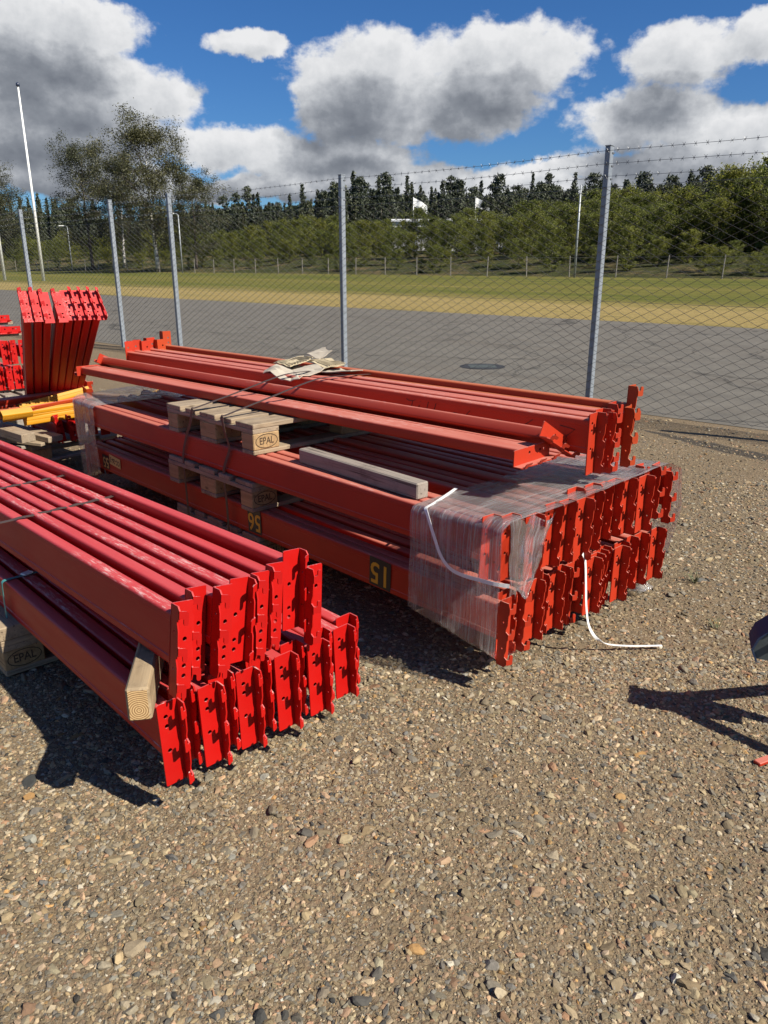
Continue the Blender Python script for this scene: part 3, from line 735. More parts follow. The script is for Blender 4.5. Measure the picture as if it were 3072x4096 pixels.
def circ(cy, cz, r, n=10): return [(cy + r * math.cos(2 * math.pi * i / n), cz + r * math.sin(2 * math.pi * i / n)) for i in range(n)]
PW, PT, FD = 0.062, 0.004, 0.044
def plate_meshes(zb, zt, mirror, hup, mat):
    k = ('p', round(zb, 4), round(zt, 4), mirror, hup, mat.name)
    if k in CACHE: return CACHE[k]
    Lz = zt - zb; s = 1 if mirror else -1                    # side the flange is folded on
    def zf(t): return zt - Lz * t if not hup else zb + Lz * t   # t = 0 at the design top
    y0, y1 = -PW / 2, PW / 2; c = 0.003
    outer = [(y0 + c, zb), (y1 - c, zb), (y1, zb + c), (y1, zt - c), (y1 - c, zt), (y0 + c, zt), (y0, zt - c), (y0, zb + c)]
    hy = -s * 0.009
    holes = [circ(hy, zf(0.42), 0.0064), circ(hy, zf(0.72), 0.0064), circ(hy, zf(0.835), 0.0064)]
    mb = MB(); mb.poly([outer] + holes, lambda a, b: (PT, a, b), lambda a, b: (0.0, a, b))
    # flange: scalloped free edge, three lands carry the hooks
    hk = [0.09, 0.49, 0.89]
    edge = []
    for i, t in enumerate(hk):
        if i: edge += [(FD - 0.004, zf(t - 0.13)), (FD - 0.003, zf(t - 0.06))]
        edge += [(FD, zf(max(0.02, t - 0.045))), (FD, zf(t + 0.035))]
        if i < 2: edge += [(FD - 0.011, zf(t + 0.065)), (FD - 0.011, zf(t + 0.10)), (FD - 0.005, zf(t + 0.17))]
    loop = [(PT * 0.5, zf(0.0)), (FD - 0.010, zf(0.0))] + edge + [(FD - 0.006, zf(1.0)), (PT * 0.5, zf(1.0))]
    ys = s * PW / 2; yi = ys - s * PT
    fh = [circ(0.020, zf(0.28), 0.0036, 8), circ(0.020, zf(0.69), 0.0036, 8)]
    mb.poly([loop] + fh, lambda a, b: (a, ys, b), lambda a, b: (a, yi, b))
    # weld bead round the tube
    pm = mb.mesh('end_plate', mat, auto=30)
    # hook: tab folded back over the plate with a leg
    hms = []
    d = -1 if not hup else 1
    hl = [(0.000, 0.012), (0.016, 0.012), (0.0205, 0.008), (0.0205, -0.022), (0.018, -0.026), (0.0125, -0.026), (0.0105, -0.022), (0.0105, -0.011), (0.008, -0.008), (0.0, -0.008)]
    for t in hk:
        zc = zf(t); hb = MB()
        lp = [(ys - s * a, zc + (b if not hup else -b)) for a, b in hl]
        hb.poly([lp], lambda a, b: (FD + abs(a - ys) * 0.55, a, b), lambda a, b: (FD - PT + abs(a - ys) * 0.55, a, b))
        hms.append(hb.mesh('hook', mat, auto=30))
    CACHE[k] = (pm, hms); return pm, hms
def seam_mesh(w, h, mat):
    k = ('s', w, h, mat.name)
    if k in CACHE: return CACHE[k]
    pr = rrect(w + 0.004, h + 0.004, 0.011)
    mb = MB(); mb.tube([(-0.002, y, z) for y, z in pr] + [(-0.002, *pr[0])], 0.003, 4, False); me = mb.mesh('weld_bead', mat, smooth=True)
    CACHE[k] = me; return me
def beam(M, label, group, mat=M_red, L=3.42, w=0.047, h=0.135, top=0.025, bot=0.08, mirror=False, hup=False, ftop=None, fbot=None, yoff=0.0, far=True):
    """M places the middle of the beam section at its near end plate"""
    r = thing('rack_beam', label, 'rack beam', M, group)
    obj('tube', tube_mesh(L, w, h, mat), r)
    ends = [(0, mirror, top, bot)]
    if far: ends.append((1, not mirror, ftop if ftop is not None else top, fbot if fbot is not None else bot))
    for e, mi, tp, bt in ends:
        pm, hms = plate_meshes(-h / 2 - bt, h / 2 + tp, mi, hup, mat)
        Mx = Matrix.Translation((0.0005, yoff, 0)) if e == 0 else Matrix.Translation((-L - 0.0005, -yoff * 0 + yoff, 0)) @ Matrix.Rotation(math.pi, 4, 'Z')
        p = obj('end_plate', pm, r, M=Mx)
        for hm in hms: obj('hook', hm, p)
        if e == 0 or far: obj('weld_bead', seam_mesh(w, h, mat), p, loc=(0, -yoff if e == 0 else yoff, 0))
    return r
def LM(S, f, e, z, roll=0, yaw=0, pitch=0):
    return S @ Matrix.Translation((f, e, z)) @ Matrix.Rotation(R(yaw), 4, 'Z') @ Matrix.Rotation(R(pitch), 4, 'Y') @ Matrix.Rotation(R(roll), 4, 'X')
ORD = ['first', 'second', 'third', 'fourth', 'fifth', 'sixth', 'seventh', 'eighth', 'ninth', 'tenth', 'eleventh', 'twelfth', 'thirteenth', 'fourteenth', 'fifteenth', 'sixteenth', 'seventeenth', 'eighteenth']

# nearest stack, lower layer (turned upside down: hooks point up, flange to the right)
low = [(-.004, 0), (.058, -.057), (.117, 0), (.173, -.042), (.236, 0), (.300, -.046), (.368, 0), (.424, -.048), (.487, .002), (.537, -.056), (.608, -.02), (.664, -.075)]
Hf = 0.145
for i, (e, f) in enumerate(low):
    lab = 'bright red rack beam, %s from the left, bottom layer of the nearest stack' % ORD[i]
    beam(LM(OF, f, e + 0.031, 0.198 + Hf / 2, roll=1.6 + random.uniform(-.5, .5)), lab, 'bright red beams of the nearest stack', M_red, 3.4, 0.047, Hf, 0.019, 0.088, True, True, yoff=0.003)
# nearest stack, upper layer (leaning, near end lifted on the timber)
upl = [(.063, 0, 0, 0, 0), (.130, -.045, .006, 0, 0), (.190, -.008, .004, 0, 0), (.250, -.022, .004, 1, 0), (.318, -.02, .003, 0, 0), (.383, -.04, .006, 0, 0), (.452, -.045, .028, 1, 0), (.505, -.01, -.02, 0, 1)]
for i, (e, f, dz, mi, hu) in enumerate(upl):
    lab = 'bright red rack beam, %s from the left, top layer of the nearest stack' % ORD[i]
    beam(LM(OF, f, e + 0.018, 0.455 + Hf / 2 + dz, roll=-7.2 + random.uniform(-1, 1) + (2.5 if i > 5 else 0), yaw=0, pitch=-1.6), lab, 'bright red beams of the nearest stack',
         M_red, 3.4, 0.047, Hf, 0.028 if not hu else .024, 0.075 if not hu else .07, bool(mi), bool(hu), yoff=0.004)

# wrapped middle stack
Hm = 0.135
upM = [(-.045, -.075, 0, 0), (.012, -.035, 0, 0), (.072, .02, 0, 0), (.222, -.01, 0, 0), (.292, 0, 0, 0), (.352, .035, 0, 0), (.412, -.045, .012, 0), (.470, .002, 0, 0), (.532, -.045, .004, 0),
       (.594, -.03, 0, 0), (.655, -.022, .003, 0), (.722, 0, 0, 0), (.806, .03, 0, 0), (.925, -.055, .012, 1), (1.0, -.015, .012, 1), (1.072, .005, -.02, 1)]
for i, (e, f, dz, mi) in enumerate(upM):
    lab = 'orange-red rack beam, %s from the left, upper layer of the wrapped middle stack' % ORD[i]
    mat = M_orange
    beam(LM(OM, f, e + 0.031, 0.479 + Hm / 2 + dz, roll=random.uniform(-2.5, 2.5) + (3 if i in (8, 9, 10) else 0) + (5 if i > 13 else 0)), lab, 'orange-red beams of the middle stack', mat,
         3.42, 0.045, Hm, 0.030, 0.074, not mi, True, ftop=0.0, fbot=0.10)
loM = [(-.02, -.0, 0, 1), (.03, -.05, 0, 0), (.108, -.025, 0, 1), (.172, -.03, .004, 0), (.235, -.055, 0, 0), (.300, -.03, 0, 0), (.362, -.05, 0, 0), (.420, -.035, 0, 1), (.477, -.06, 0, 0), (.528, -.01, 0, 0),
       (.575, -.028, 0, 0), (.622, -.04, 0, 0), (.668, -.055, 0, 0), (.722, 0, 0, 0), (.772, -.03, 0, 0), (.835, -.025, .008, 0), (.915, -.02, .006, 0), (1.03, -.005, .006, 0)]
for i, (e, f, dz, mi) in enumerate(loM):
    lab = 'orange-red rack beam, %s from the left, lower layer of the wrapped middle stack' % ORD[i]
    beam(LM(OM, f, e + 0.031, 0.196 + Hm / 2 + dz, roll=random.uniform(-2, 2)), lab, 'orange-red beams of the middle stack', M_orange,
         3.42, 0.0445, Hm, 0.022, 0.084, not mi, True, ftop=0.0, fbot=0.10)
# loose bundle on the pallet on top of the middle stack
YB = 3.5
topM = [(.545, -.06, 0, 0), (.603, -.075, .004, 0), (.660, -.055, -.004, 1), (.715, -.085, .012, 1), (.772, -.045, 0, 1), (.826, -.07, .050, 1)]
for i, (e, f, dz, mi) in enumerate(topM):
    lab = 'faded red rack beam, %s from the left of six on the top pallet' % ORD[i]
    beam(LM(OM, f, e + 0.031, 0.761 + Hm / 2 + dz * .5, yaw=YB, roll=random.uniform(-1.5, 1.5)), lab, 'faded red beams laid on the top pallet', M_orange if i < 2 else M_orange2 if i > 3 else M_orange,
         3.42, 0.045, Hm, 0.024 + dz, 0.080 - dz, not mi, True, ftop=0.068 + dz * .5, fbot=0.05)
beam(LM(OM, -.155, .335, .763 + .0235, yaw=YB, roll=-90), 'loose red rack beam lying flat on the top pallet, hooks down', 'loose beams lying on their sides on the pallet', M_orange, 3.42, 0.047, Hm, 0.045, 0.058, True, True, ftop=0.03, fbot=0.03)
beam(LM(OM, -.150, .475, .818, yaw=YB, roll=-118), 'loose red rack beam tipped on its side against the six', 'loose beams lying on their sides on the pallet', M_orange, 3.42, 0.047, Hm, 0.050, 0.058, True, True, ftop=0.03, fbot=0.03)

# ------------------------------------------------------------------ pallets, piece by piece
PM = {}
def pallet_pieces(wood_mat, block_mat):
    key = wood_mat.name
    if key in PM: return PM[key]
    # local x = across the 800 side (along the beams), y = along the 1200 side, z up
    pcs = []
    xs = [(-.4, .145), (-.214, .1), (-.0725, .145), (.114, .1), (.255, .145)]
    dk = {}
    for w in (0.145, 0.1):
        mb = MB(); mb.box(-.6, .6, 0, w, 0, .022, .0025); dk[w] = mb.mesh('deck_board', wood_mat)
    # deck boards run along y: build with x as grain, rotate by 90 degrees
    for x, w in xs: pcs.append(('deck_board', dk[w], Matrix.Translation((x + w, 0, .122)) @ Matrix.Rotation(R(90), 4, 'Z')))
    mb = MB(); mb.box(-.4, .4, 0, .145, 0, .0215, .002); st = mb.mesh('cross_board', wood_mat)
    for y in (-.6, -.0725, .455): pcs.append(('cross_board', st, Matrix.Translation((0, y, .1))))
    bl = {}
    for w in (.1, .145):
        mb = MB(); mb.box(-w / 2, w / 2, 0, .145, 0, .0775, .004); bl[w] = mb.mesh('block', block_mat)
    for y in (-.6, -.0725, .455):
        for x, w in ((-.4, .1), (-.0725, .145), (.3, .1)): pcs.append(('block', bl[w], Matrix.Translation((x + w / 2, y, .0222))))
    mb = {}
    for w in (.1, .145):
        b = MB(); b.box(-.6, .6, 0, w, 0, .0218, .004); mb[w] = b.mesh('bottom_board', wood_mat)
    for x, w in ((-.4, .1), (-.0725, .145), (.3, .1)): pcs.append(('bottom_board', mb[w], Matrix.Translation((x + w, 0, 0)) @ Matrix.Rotation(R(90), 4, 'Z')))
    PM[key] = pcs; return pcs
def text_mesh(s, size, mat, depth=0.0004, font_sx=1.0, name='lettering'):
    cu = bpy.data.curves.new(name, 'FONT'); cu.body = s; cu.size = size; cu.extrude = depth; cu.align_x = 'CENTER'; cu.align_y = 'CENTER'; cu.resolution_u = 3; cu.offset = size * 0.012
    o = bpy.data.objects.new(name, cu); col.objects.link(o)
    dg = bpy.context.evaluated_depsgraph_get(); dg.update()
    me = bpy.data.meshes.new_from_object(o.evaluated_get(dg)); bpy.data.objects.remove(o); bpy.data.curves.remove(cu)
    me.materials.clear(); me.materials.append(mat); me.name = name
    if font_sx != 1.0: me.transform(Matrix.Diagonal((font_sx, 1, 1, 1)))
    return me
def ring_mesh(rx, rz, w, mat):
    mb = MB(); N = 28; pts = [(rx * math.cos(2 * math.pi * i / N), rz * math.sin(2 * math.pi * i / N), 0) for i in range(N)]
    pin = [(p[0] * (1 - w / rx), p[1] * (1 - w / rz), 0) for p in pts]
    t = 0.0005
    vs = [(*p[:2], t) for p in pts] + [(*p[:2], t) for p in pin] + [(*p[:2], -t) for p in pts] + [(*p[:2], -t) for p in pin]
    fs = []
    for i in range(N):
        j = (i + 1) % N
        fs += [(i, j, N + j, N + i), (2 * N + j, 2 * N + i, 3 * N + i, 3 * N + j), (i, 2 * N + i, 2 * N + j, j), (N + i, N + j, 3 * N + j, 3 * N + i)]
    mb.add(vs, fs); return mb.mesh('oval_ring', mat)
def pallet(M, label, group, wm=M_wood, bm_=M_block, stamp=None, skip=()):
    r = thing('pallet', label, 'pallet', M, group)
    stamped = None
    for i, (n, me, L) in enumerate(pallet_pieces(wm, bm_)):
        if i in skip: continue
        J = Matrix.Translation((random.uniform(-.004, .004), random.uniform(-.006, .006), 0)) @ Matrix.Rotation(R(random.uniform(-.5, .5)), 4, 'Z') if n == 'deck_board' else Matrix()
        o = obj(n, me, r, M=L @ J)
        if n == 'block' and stamp and abs(L.translation.x - 0.35) < 1e-3 and abs(L.translation.y + 0.6) < 1e-3: stamped = o
    if stamped is not None:
        # stamp on the block face that looks along +x
        Fm = Matrix.Translation((0.0504, 0.0725, 0.039)) @ Matrix.Rotation(R(90), 4, 'Z') @ Matrix.Rotation(R(90), 4, 'X')
        obj('burnt_stamp', text_mesh(stamp, 0.046, M_brand, font_sx=0.82), stamped, M=Fm)
        obj('oval_ring', ring_mesh(0.062, 0.034, 0.0035, M_brand), stamped, M=Fm)
    return r
# frame of a pallet in a stack: its x runs along f (towards the near end), y along e
pallet(OM @ Matrix.Translation((-1.815, 0.55, 0.615)), 'weathered wooden pallet under the loose top bundle, stamped EPAL on its corner block', 'pallets of the middle stack', stamp='EPAL')
pallet(OM @ Matrix.Translation((-1.845, 0.545, 0.3325)), 'wooden pallet between the two wrapped beam layers, oval stamp in shadow', 'pallets of the middle stack', stamp='EPAL')
pallet(OM @ Matrix.Translation((-1.86, 0.58, 0.050)), 'wooden pallet on the ground under the middle stack', 'pallets of the middle stack', stamp='EPAL')
for k, e in enumerate((-0.02, .58, 1.12)):
    mb = MB(); mb.box(-.55, .55, -.05, .05, 0, .049, .004)
    tag(obj('bearer_plank', mb.mesh('bearer_plank', M_old_wood), M=OM @ Matrix.Translation((-1.86, e, 0.0))), 'plank on the gravel under the %s edge of the lowest middle pallet' % ('front', 'middle', 'back')[k], 'plank', 'planks under the middle stack')
pallet(OF @ Matrix.Translation((-1.50, 0.535, 0.0)), 'wooden pallet under the nearest red stack, at the left picture edge', 'pallets of the nearest stack', stamp='EPAL')
mb = MB(); mb.box(-.40, .40, -.07, .60, 0, .0525, .004)
tag(obj('thick_plank', mb.mesh('thick_plank', M_wood), M=OF @ Matrix.Translation((-1.498, .0, .1445))), 'thick sawn plank between the nearest red stack and its pallet', 'plank')

# timbers
mb = MB(); mb.box(-.38, .38, -.030, .030, 0, .064, .005)
tag(obj('dunnage_timber', mb.mesh('dunnage_timber', M_grey_timber), M=LM(OM, -.80, .045, .6145, yaw=-2.0)), 'grey squared timber lying on the rails of the middle stack', 'timber')
mb = MB(); mb.box(-.60, 0, -.030, .030, 0, .095, .006)
tag(obj('dunnage_timber', mb.mesh('dunnage_timber', M_timber), M=LM(OF, .017, -.055, .346, yaw=math.degrees(math.atan2(-.554, .833)))), 'yellowish squared timber with sawn end between the two layers of the nearest stack', 'timber')

# ------------------------------------------------------------------ straps
def strap(name, pts, side, w, mat, S, label, cat='strap', group=None, t=0.0012):
    if len(pts) < 14:
        P = [Vector(p) for p in pts]; sd = side if isinstance(side, list) else [side] * len(pts); q = []; qs = []
        for i in range(len(P) - 1):
            p0, p1, p2, p3 = P[max(i - 1, 0)], P[i], P[i + 1], P[min(i + 2, len(P) - 1)]
            for k in range(5):
                u = k / 5; c1 = (p2 - p0) * .5; c2 = (p3 - p1) * .5; ml = (p2 - p1).length
                c1 = c1 * min(1, ml / max(c1.length, 1e-6)); c2 = c2 * min(1, ml / max(c2.length, 1e-6))
                q.append(p1 * (2 * u**3 - 3 * u**2 + 1) + c1 * (u**3 - 2 * u**2 + u) + p2 * (3 * u**2 - 2 * u**3) + c2 * (u**3 - u**2))
                qs.append(tuple(Vector(sd[i]).lerp(Vector(sd[i + 1]), u)))
        pts = q + [P[-1]]; side = qs + [tuple(sd[-1])]
    mb = MB(); mb.ribbon([S @ Vector(p) for p in pts], w, t, [(S.to_3x3() @ Vector(s)) for s in side] if isinstance(side, list) else S.to_3x3() @ Vector(side), 0)
    return tag(obj(name, mb.mesh(name, mat)), label, cat, group)
fx = (1, 0, 0)
def over_front(f, nm, lab):
    zt = .455 + Hf + math.tan(R(1.6)) * f
    pts = [(f, -.024, .30), (f, -.022, zt - .02), (f + .002, -.004, zt + .004)]
    for k in range(12): pts.append((f - .03 * k / 11, .05 + .036 * k, zt + .005 + (.002 if k % 2 else -.001)))
    pts += [(f - .03, .515, zt - .004), (f - .03, .53, zt - .06), (f - .03, .54, .30)]
    strap('steel_strap', pts, fx, .022, M_steelstrap, OF, lab, group='steel straps round the nearest stack')
over_front(-1.66, 'a', 'browned strap across the nearest red stack, the one farther from the end plates')
over_front(-1.16, 'b', 'browned strap across the nearest red stack, the one closer to the end plates')
strap('plastic_strap', [(-1.175, -.012, .20), (-1.175, -.010, .335), (-1.175, .0, .3465), (-1.175, .05, .3475), (-1.175, .085, .347), (-1.175, .18, .347), (-1.175, .5, .347)], fx, .016, M_teal, OF, 'thin teal strap over the bottom layer of the nearest stack')
mb = MB(); mb.box(-.014, .014, -.02, .02, 0, .008, .003)
tag(obj('strap_seal', mb.mesh('strap_seal', M_whitestrap), M=LM(OF, -1.175, .082, .3487, yaw=20)), 'small pale seal on the teal strap of the nearest stack', 'strap seal')
strap('steel_strap', [(-2.09, -.043, .16), (-2.09, -.045, .34), (-2.085, -.050, .49), (-2.03, -.050, .612), (-1.955, -.062, .70), (-1.925, -.064, .768), (-1.915, -.055, .772), (-1.86, .16, .832), (-1.79, .40, .905), (-1.75, .56, .915), (-1.73, .75, .905), (-1.72, .875, .90), (-1.72, .89, .80)], fx, .019, M_steelstrap, OM,
      'browned strap up over the top bundle, farther from the end plates', group='steel straps round the middle stack')
strap('steel_strap', [(-1.69, -.043, .16), (-1.69, -.045, .34), (-1.69, -.050, .49), (-1.625, -.050, .612), (-1.64, -.062, .70), (-1.65, -.064, .768), (-1.64, -.055, .772), (-1.60, .16, .832), (-1.545, .42, .905), (-1.52, .58, .912), (-1.50, .75, .906), (-1.49, .88, .90), (-1.49, .892, .80)], fx, .019, M_steelstrap, OM,
      'browned strap up over the top bundle, closer to the end plates', group='steel straps round the middle stack')
strap('plastic_strap', [(-.42, .22, .6195), (-.395, .155, .6195), (-.345, .02, .6205), (-.325, -.052, .619), (-.310, -.060, .600), (-.27, -.062, .52), (-.235, -.064, .462), (-.19, -.064, .428), (-.13, -.062, .420), (-.06, -.060, .424), (.0, -.058, .428), (.046, -.03, .425)], [(1, .3, 0)] * 3 + [(1, 0, .3)] * 3 + [(.8, 0, .6)] * 3 + [(0, 0, 1)] * 3, .014, M_whitestrap, OM,
      'white plastic strap hanging slack over the film on the middle stack')
strap('plastic_strap', [(.052, .40, .43), (.056, .415, .40), (.060, .428, .30), (.066, .437, .20), (.074, .455, .12), (.088, .495, .06), (.11, .54, .028), (.145, .60, .012), (.19, .66, .006), (.245, .73, .004)], [(0, 1, 0)] * 5 + [(.5, .8, 0)] + [(.9, -.5, 0)] * 4, .012, M_whitestrap, OM,
      'white strap tail trailing from the end plates onto the gravel')

# ------------------------------------------------------------------ stretch film
def film(name, fn, nu, nv, label, S, us=1.0, vs=1.0, wrinkle=0.004, seed=0):
    from mathutils import noise as mn
    V = []; UV = []
    for j in range(nv + 1):
        for i in range(nu + 1):
            p = Vector(fn(i / nu, j / nv))
            d = Vector((mn.noise(p * 9 + Vector((seed, 0, 0))), mn.noise(p * 9 + Vector((0, seed + 5, 0))), mn.noise(p * 9 + Vector((9, 0, seed))))) * wrinkle
            d += Vector((mn.noise(p * 30), mn.noise(p * 30 + Vector((3, 1, seed))), mn.noise(p * 30 + Vector((7, 0, 0))))) * wrinkle * .4
            V.append(S @ (p + d)); UV.append((i / nu * us, j / nv * vs))
    F = [(j * (nu + 1) + i, j * (nu + 1) + i + 1, (j + 1) * (nu + 1) + i + 1, (j + 1) * (nu + 1) + i) for j in range(nv) for i in range(nu)]
    mb = MB(); mb.add(V, F); me = mb.mesh(name, M_film, smooth=True)
    uvl = me.uv_layers.new(name='UVMap')
    for p in me.polygons:
        for li in p.loop_indices: uvl.data[li].uv = UV[me.loops[li].vertex_index]
    return tag(obj(name, me), label, 'plastic wrap', 'stretch film on the middle stack')
def path_at(P, t):
    d = [0]
    for a, b in zip(P[:-1], P[1:]): d.append(d[-1] + (Vector(b) - Vector(a)).length)
    s = t * d[-1]
    for k in range(len(P) - 1):
        if s <= d[k + 1] + 1e-9:
            w = (s - d[k]) / max(1e-9, d[k + 1] - d[k]); return Vector(P[k]).lerp(Vector(P[k + 1]), w)
    return Vector(P[-1])
def near_film(u, v):
    # v: round the bundle, u: from the film's inner edge towards the end plates
    bot = .195 - .0 * u
    P0 = [(-.40, .30, .150), (-.40, -.02, .178), (-.41, -.052, .20), (-.40, -.056, .42), (-.395, -.055, .60), (-.395, -.04, .618), (-.40, .3, .6175), (-.42, .7, .618), (-.45, 1.08, .622), (-.45, 1.135, .615), (-.45, 1.15, .45), (-.45, 1.14, .20)]
    P1 = [(.00, .10, .112), (.00, -.02, .125), (.012, -.048, .15), (.022, -.052, .42), (.022, -.05, .62), (.03, -.02, .645), (.035, .3, .640), (.03, .7, .648), (.02, 1.08, .652), (.045, 1.15, .62), (.05, 1.175, .45), (.02, 1.16, .22)]
    a, b = path_at(P0, v), path_at(P1, v)
    d0 = [Vector(P0[k]).lerp(Vector(P1[k]), u) for k in range(len(P0))]
    return path_at(d0, v)
film('stretch_film', near_film, 26, 110, 'clear stretch film wrapped round the near end of the middle stack', OM, 0.7, 2.5)
def far_film(u, v):
    P0 = [(-3.18, .3, .155), (-3.18, -.01, .172), (-3.18, -.05, .19), (-3.19, -.052, .42), (-3.18, -.05, .60), (-3.18, -.035, .6185), (-3.17, .3, .618), (-3.1, .7, .62), (-3.1, 1.1, .622), (-3.1, 1.15, .60), (-3.1, 1.15, .2)]
    P1 = [(-3.40, .1, .05), (-3.40, -.02, .075), (-3.43, -.055, .10), (-3.46, -.06, .42), (-3.48, -.055, .62), (-3.47, -.03, .655), (-3.47, .3, .665), (-3.47, .7, .665), (-3.45, 1.1, .65), (-3.45, 1.16, .60), (-3.45, 1.16, .2)]
    return path_at([Vector(P0[k]).lerp(Vector(P1[k]), u) for k in range(len(P0))], v)
film('stretch_film', far_film, 22, 100, 'clear stretch film round the far end of the middle stack', OM, 0.6, 2.5, 0.006, 4)
# crumpled scrap torn over the near corner plates and a flap on the side
def corner_film(u, v):
    return (.052 + .012 * math.sin(u * 9) + .01 * v, -.055 + .25 * u * (1 - .55 * v), .660 - .26 * v - .03 * u + .012 * math.sin(u * 14))
film('stretch_film', corner_film, 24, 18, 'torn crumpled film hanging over the near left corner plates of the middle stack', OM, .4, .4, 0.012, 8)
def scrapf(u, v): return (-.13 + .09 * v - .02 * u, 1.12 + .11 * u, .012 + .035 * math.sin(u * 3.1) * math.sin(v * 3.1))
film('stretch_film', scrapf, 12, 10, 'small crumpled film scrap on the gravel beside the right end plates', OM, .3, .3, 0.02, 20)

# ------------------------------------------------------------------ stickers on the lower front beam
FACE_E = -.02 + .031 - .0445 / 2 - .0012
def sticker(f, z, w, h, mat, txt, size, tmat, lab, ang=180, sx=1.0, name='number_sticker', dy=0.0):
    mb = MB(); mb.box(-w / 2, w / 2, -h / 2, h / 2, -.0004, .0004)
    # face looks along -e; text is upside down because the beam is
    Mx = OM @ Matrix.Translation((f, FACE_E - dy, z)) @ Matrix.Rotation(R(90), 4, 'X') @ Matrix.Rotation(R(ang), 4, 'Z')
    o = tag(obj(name, mb.mesh(name, mat), M=Mx), lab, 'sticker', 'number stickers on the lower front beam')
    obj('lettering', text_mesh(txt, size, tmat, font_sx=sx), o, loc=(0, 0, .0009))
sticker(-.61, .266, .125, .122, M_black, '15', .128, M_glyph, 'black sticker reading 15 upside down, nearest the wrapped end', sx=.95, ang=178)
sticker(-1.50, .268, .112, .118, M_black, '56', .122, M_glyph, 'black sticker reading 56 upside down, below the pallet corner', sx=.9, ang=182)
sticker(-3.165, .258, .095, .09, M_black, '55', .095, M_tape, 'dark sticker reading 55 upside down beside the far film', sx=.9)
sticker(-3.03, .283, .15, .062, M_tape, 'CC-26-2', .045, M_ink, 'pale yellow label reading CC-26-2 upside down at the far film', sx=.82, ang=176, dy=.001)

# marker writing on the side of the first beam of the top bundle
def marker():
    S = LM(OM, -.06, .545 + .031, .761 + Hm / 2, yaw=YB)
    strokes = [[(-.93, .047), (-.91, .036), (-.885, .036), (-.86, .046)], [(-.885, .036), (-.893, .0)], [(-.845, .022), (-.85, -.01)], [(-.838, .036), (-.837, .038)],
               [(-.79, .048), (-.805, -.005)], [(-.745, .048), (-.765, -.008)],
               [(-.66, .0), (-.65, .012), (-.63, .012), (-.622, .0), (-.63, -.016), (-.65, -.014), (-.66, .0)], [(-.56, .032), (-.575, .018), (-.60, -.015), (-.58, -.01)],
               [(-.43, .0), (-.42, .012), (-.40, .01), (-.395, -.004), (-.42, -.014), (-.44, -.01)], [(-.25, .035), (-.285, .01), (-.295, -.012), (-.28, -.02), (-.255, -.012), (-.262, 0), (-.285, 0)],
               [(-.215, -.008), (-.19, -.010)], [(-.125, .03), (-.06, .022), (-.10, -.012)]]
    mb = MB(); y = -.0225 - .0003 + .0022
    for st in strokes: mb.tube([(a, y - .0005, b) for a, b in st], .0016, 4, True)
    r = [o for o in bpy.data.objects if o.get('label', '').startswith('faded red rack beam, first')][0]
    obj('marker_writing', mb.mesh('marker_writing', M_ink), r)
marker()

# ------------------------------------------------------------------ torn cardboard under the straps
def card(pts2, z, label, S, tilt=(0, 0), bend=0.02, seed=0, mat=M_card, flutes=0):
    from mathutils import noise as mn
    """irregular sheet: outline pts2 in local (f,e), with thickness, creases and torn edge"""
    n = len(pts2); cx = sum(p[0] for p in pts2) / n; cy = sum(p[1] for p in pts2) / n
    rim = []
    for i in range(n):
        a, b = pts2[i], pts2[(i + 1) % n]
        for k in range(5):
            t = k / 5; j = mn.noise(Vector((i * 3.3 + k, seed, 1))) * .014
            rim.append((a[0] + (b[0] - a[0]) * t + j, a[1] + (b[1] - a[1]) * t + j * .7))
    m = len(rim); rings = [1.0, .7, .4]
    V = []
    for side in (1, -1):
        for s in rings:
            for (x, y) in rim:
                px, py = cx + (x - cx) * s, cy + (y - cy) * s
                V.append((px, py, z + tilt[0] * (px - cx) + tilt[1] * (py - cy) + bend * mn.noise(Vector((px * 7, py * 7, seed))) + .3 * bend * mn.noise(Vector((px * 25, py * 25, seed))) + side * .0022))
        V.append((cx, cy, z + side * .0022))
    F = []; K = 3 * m + 1
    for o in (0, K):
        for r_ in range(2):
            for i in range(m):
                j = (i + 1) % m; F.append((o + r_ * m + i, o + r_ * m + j, o + (r_ + 1) * m + j, o + (r_ + 1) * m + i))
        for i in range(m): F.append((o + 2 * m + i, o + 2 * m + (i + 1) % m, o + 3 * m))
    for i in range(m): F.append((i, K + i, K + (i + 1) % m, (i + 1) % m))
    mb = MB(); mb.add([S @ Vector(p) for p in V], F)
    o = tag(obj('cardboard_sheet', mb.mesh('cardboard_sheet', mat)), label, 'cardboard', 'torn cardboard under the straps')
    if flutes:
        fb = MB()
        (ax, ay), (bx, by), (dx, dy) = flutes
        for k in range(9):
            t = k / 8.5
            p0 = (ax + dx * t, ay + dy * t); p1 = (bx + dx * t, by + dy * t)
            P = []
            for q in (0.04, .35, .65, .96):
                px, py = p0[0] + (p1[0] - p0[0]) * q, p0[1] + (p1[1] - p0[1]) * q
                P.append(S @ Vector((px, py, z + tilt[0] * (px - cx) + tilt[1] * (py - cy) + bend * mn.noise(Vector((px * 7, py * 7, seed))) + .3 * bend * mn.noise(Vector((px * 25, py * 25, seed))) + .0035)))
            fb.tube(P, .0035, 4, True)
        f_ = obj('flute_ridges', fb.mesh('flute_ridges', M_cardedge), o); f_['kind'] = 'stuff'
TB = OM
card([(-2.06, .44), (-1.84, .40), (-1.70, .43), (-1.69, .60), (-1.88, .66), (-2.04, .60)], .908, 'large torn brown-grey cardboard sheet draped over the left edge of the top bundle', TB, (0, .16), .04, 1)
card([(-2.10, .56), (-1.90, .53), (-1.88, .66), (-2.06, .72)], .945, 'ribbed cardboard scrap with bared flutes lying on the bigger sheet', TB, (.06, .22), .02, 3, M_cardedge, ((-2.09, .57), (-1.91, .545), (.04, .13)))
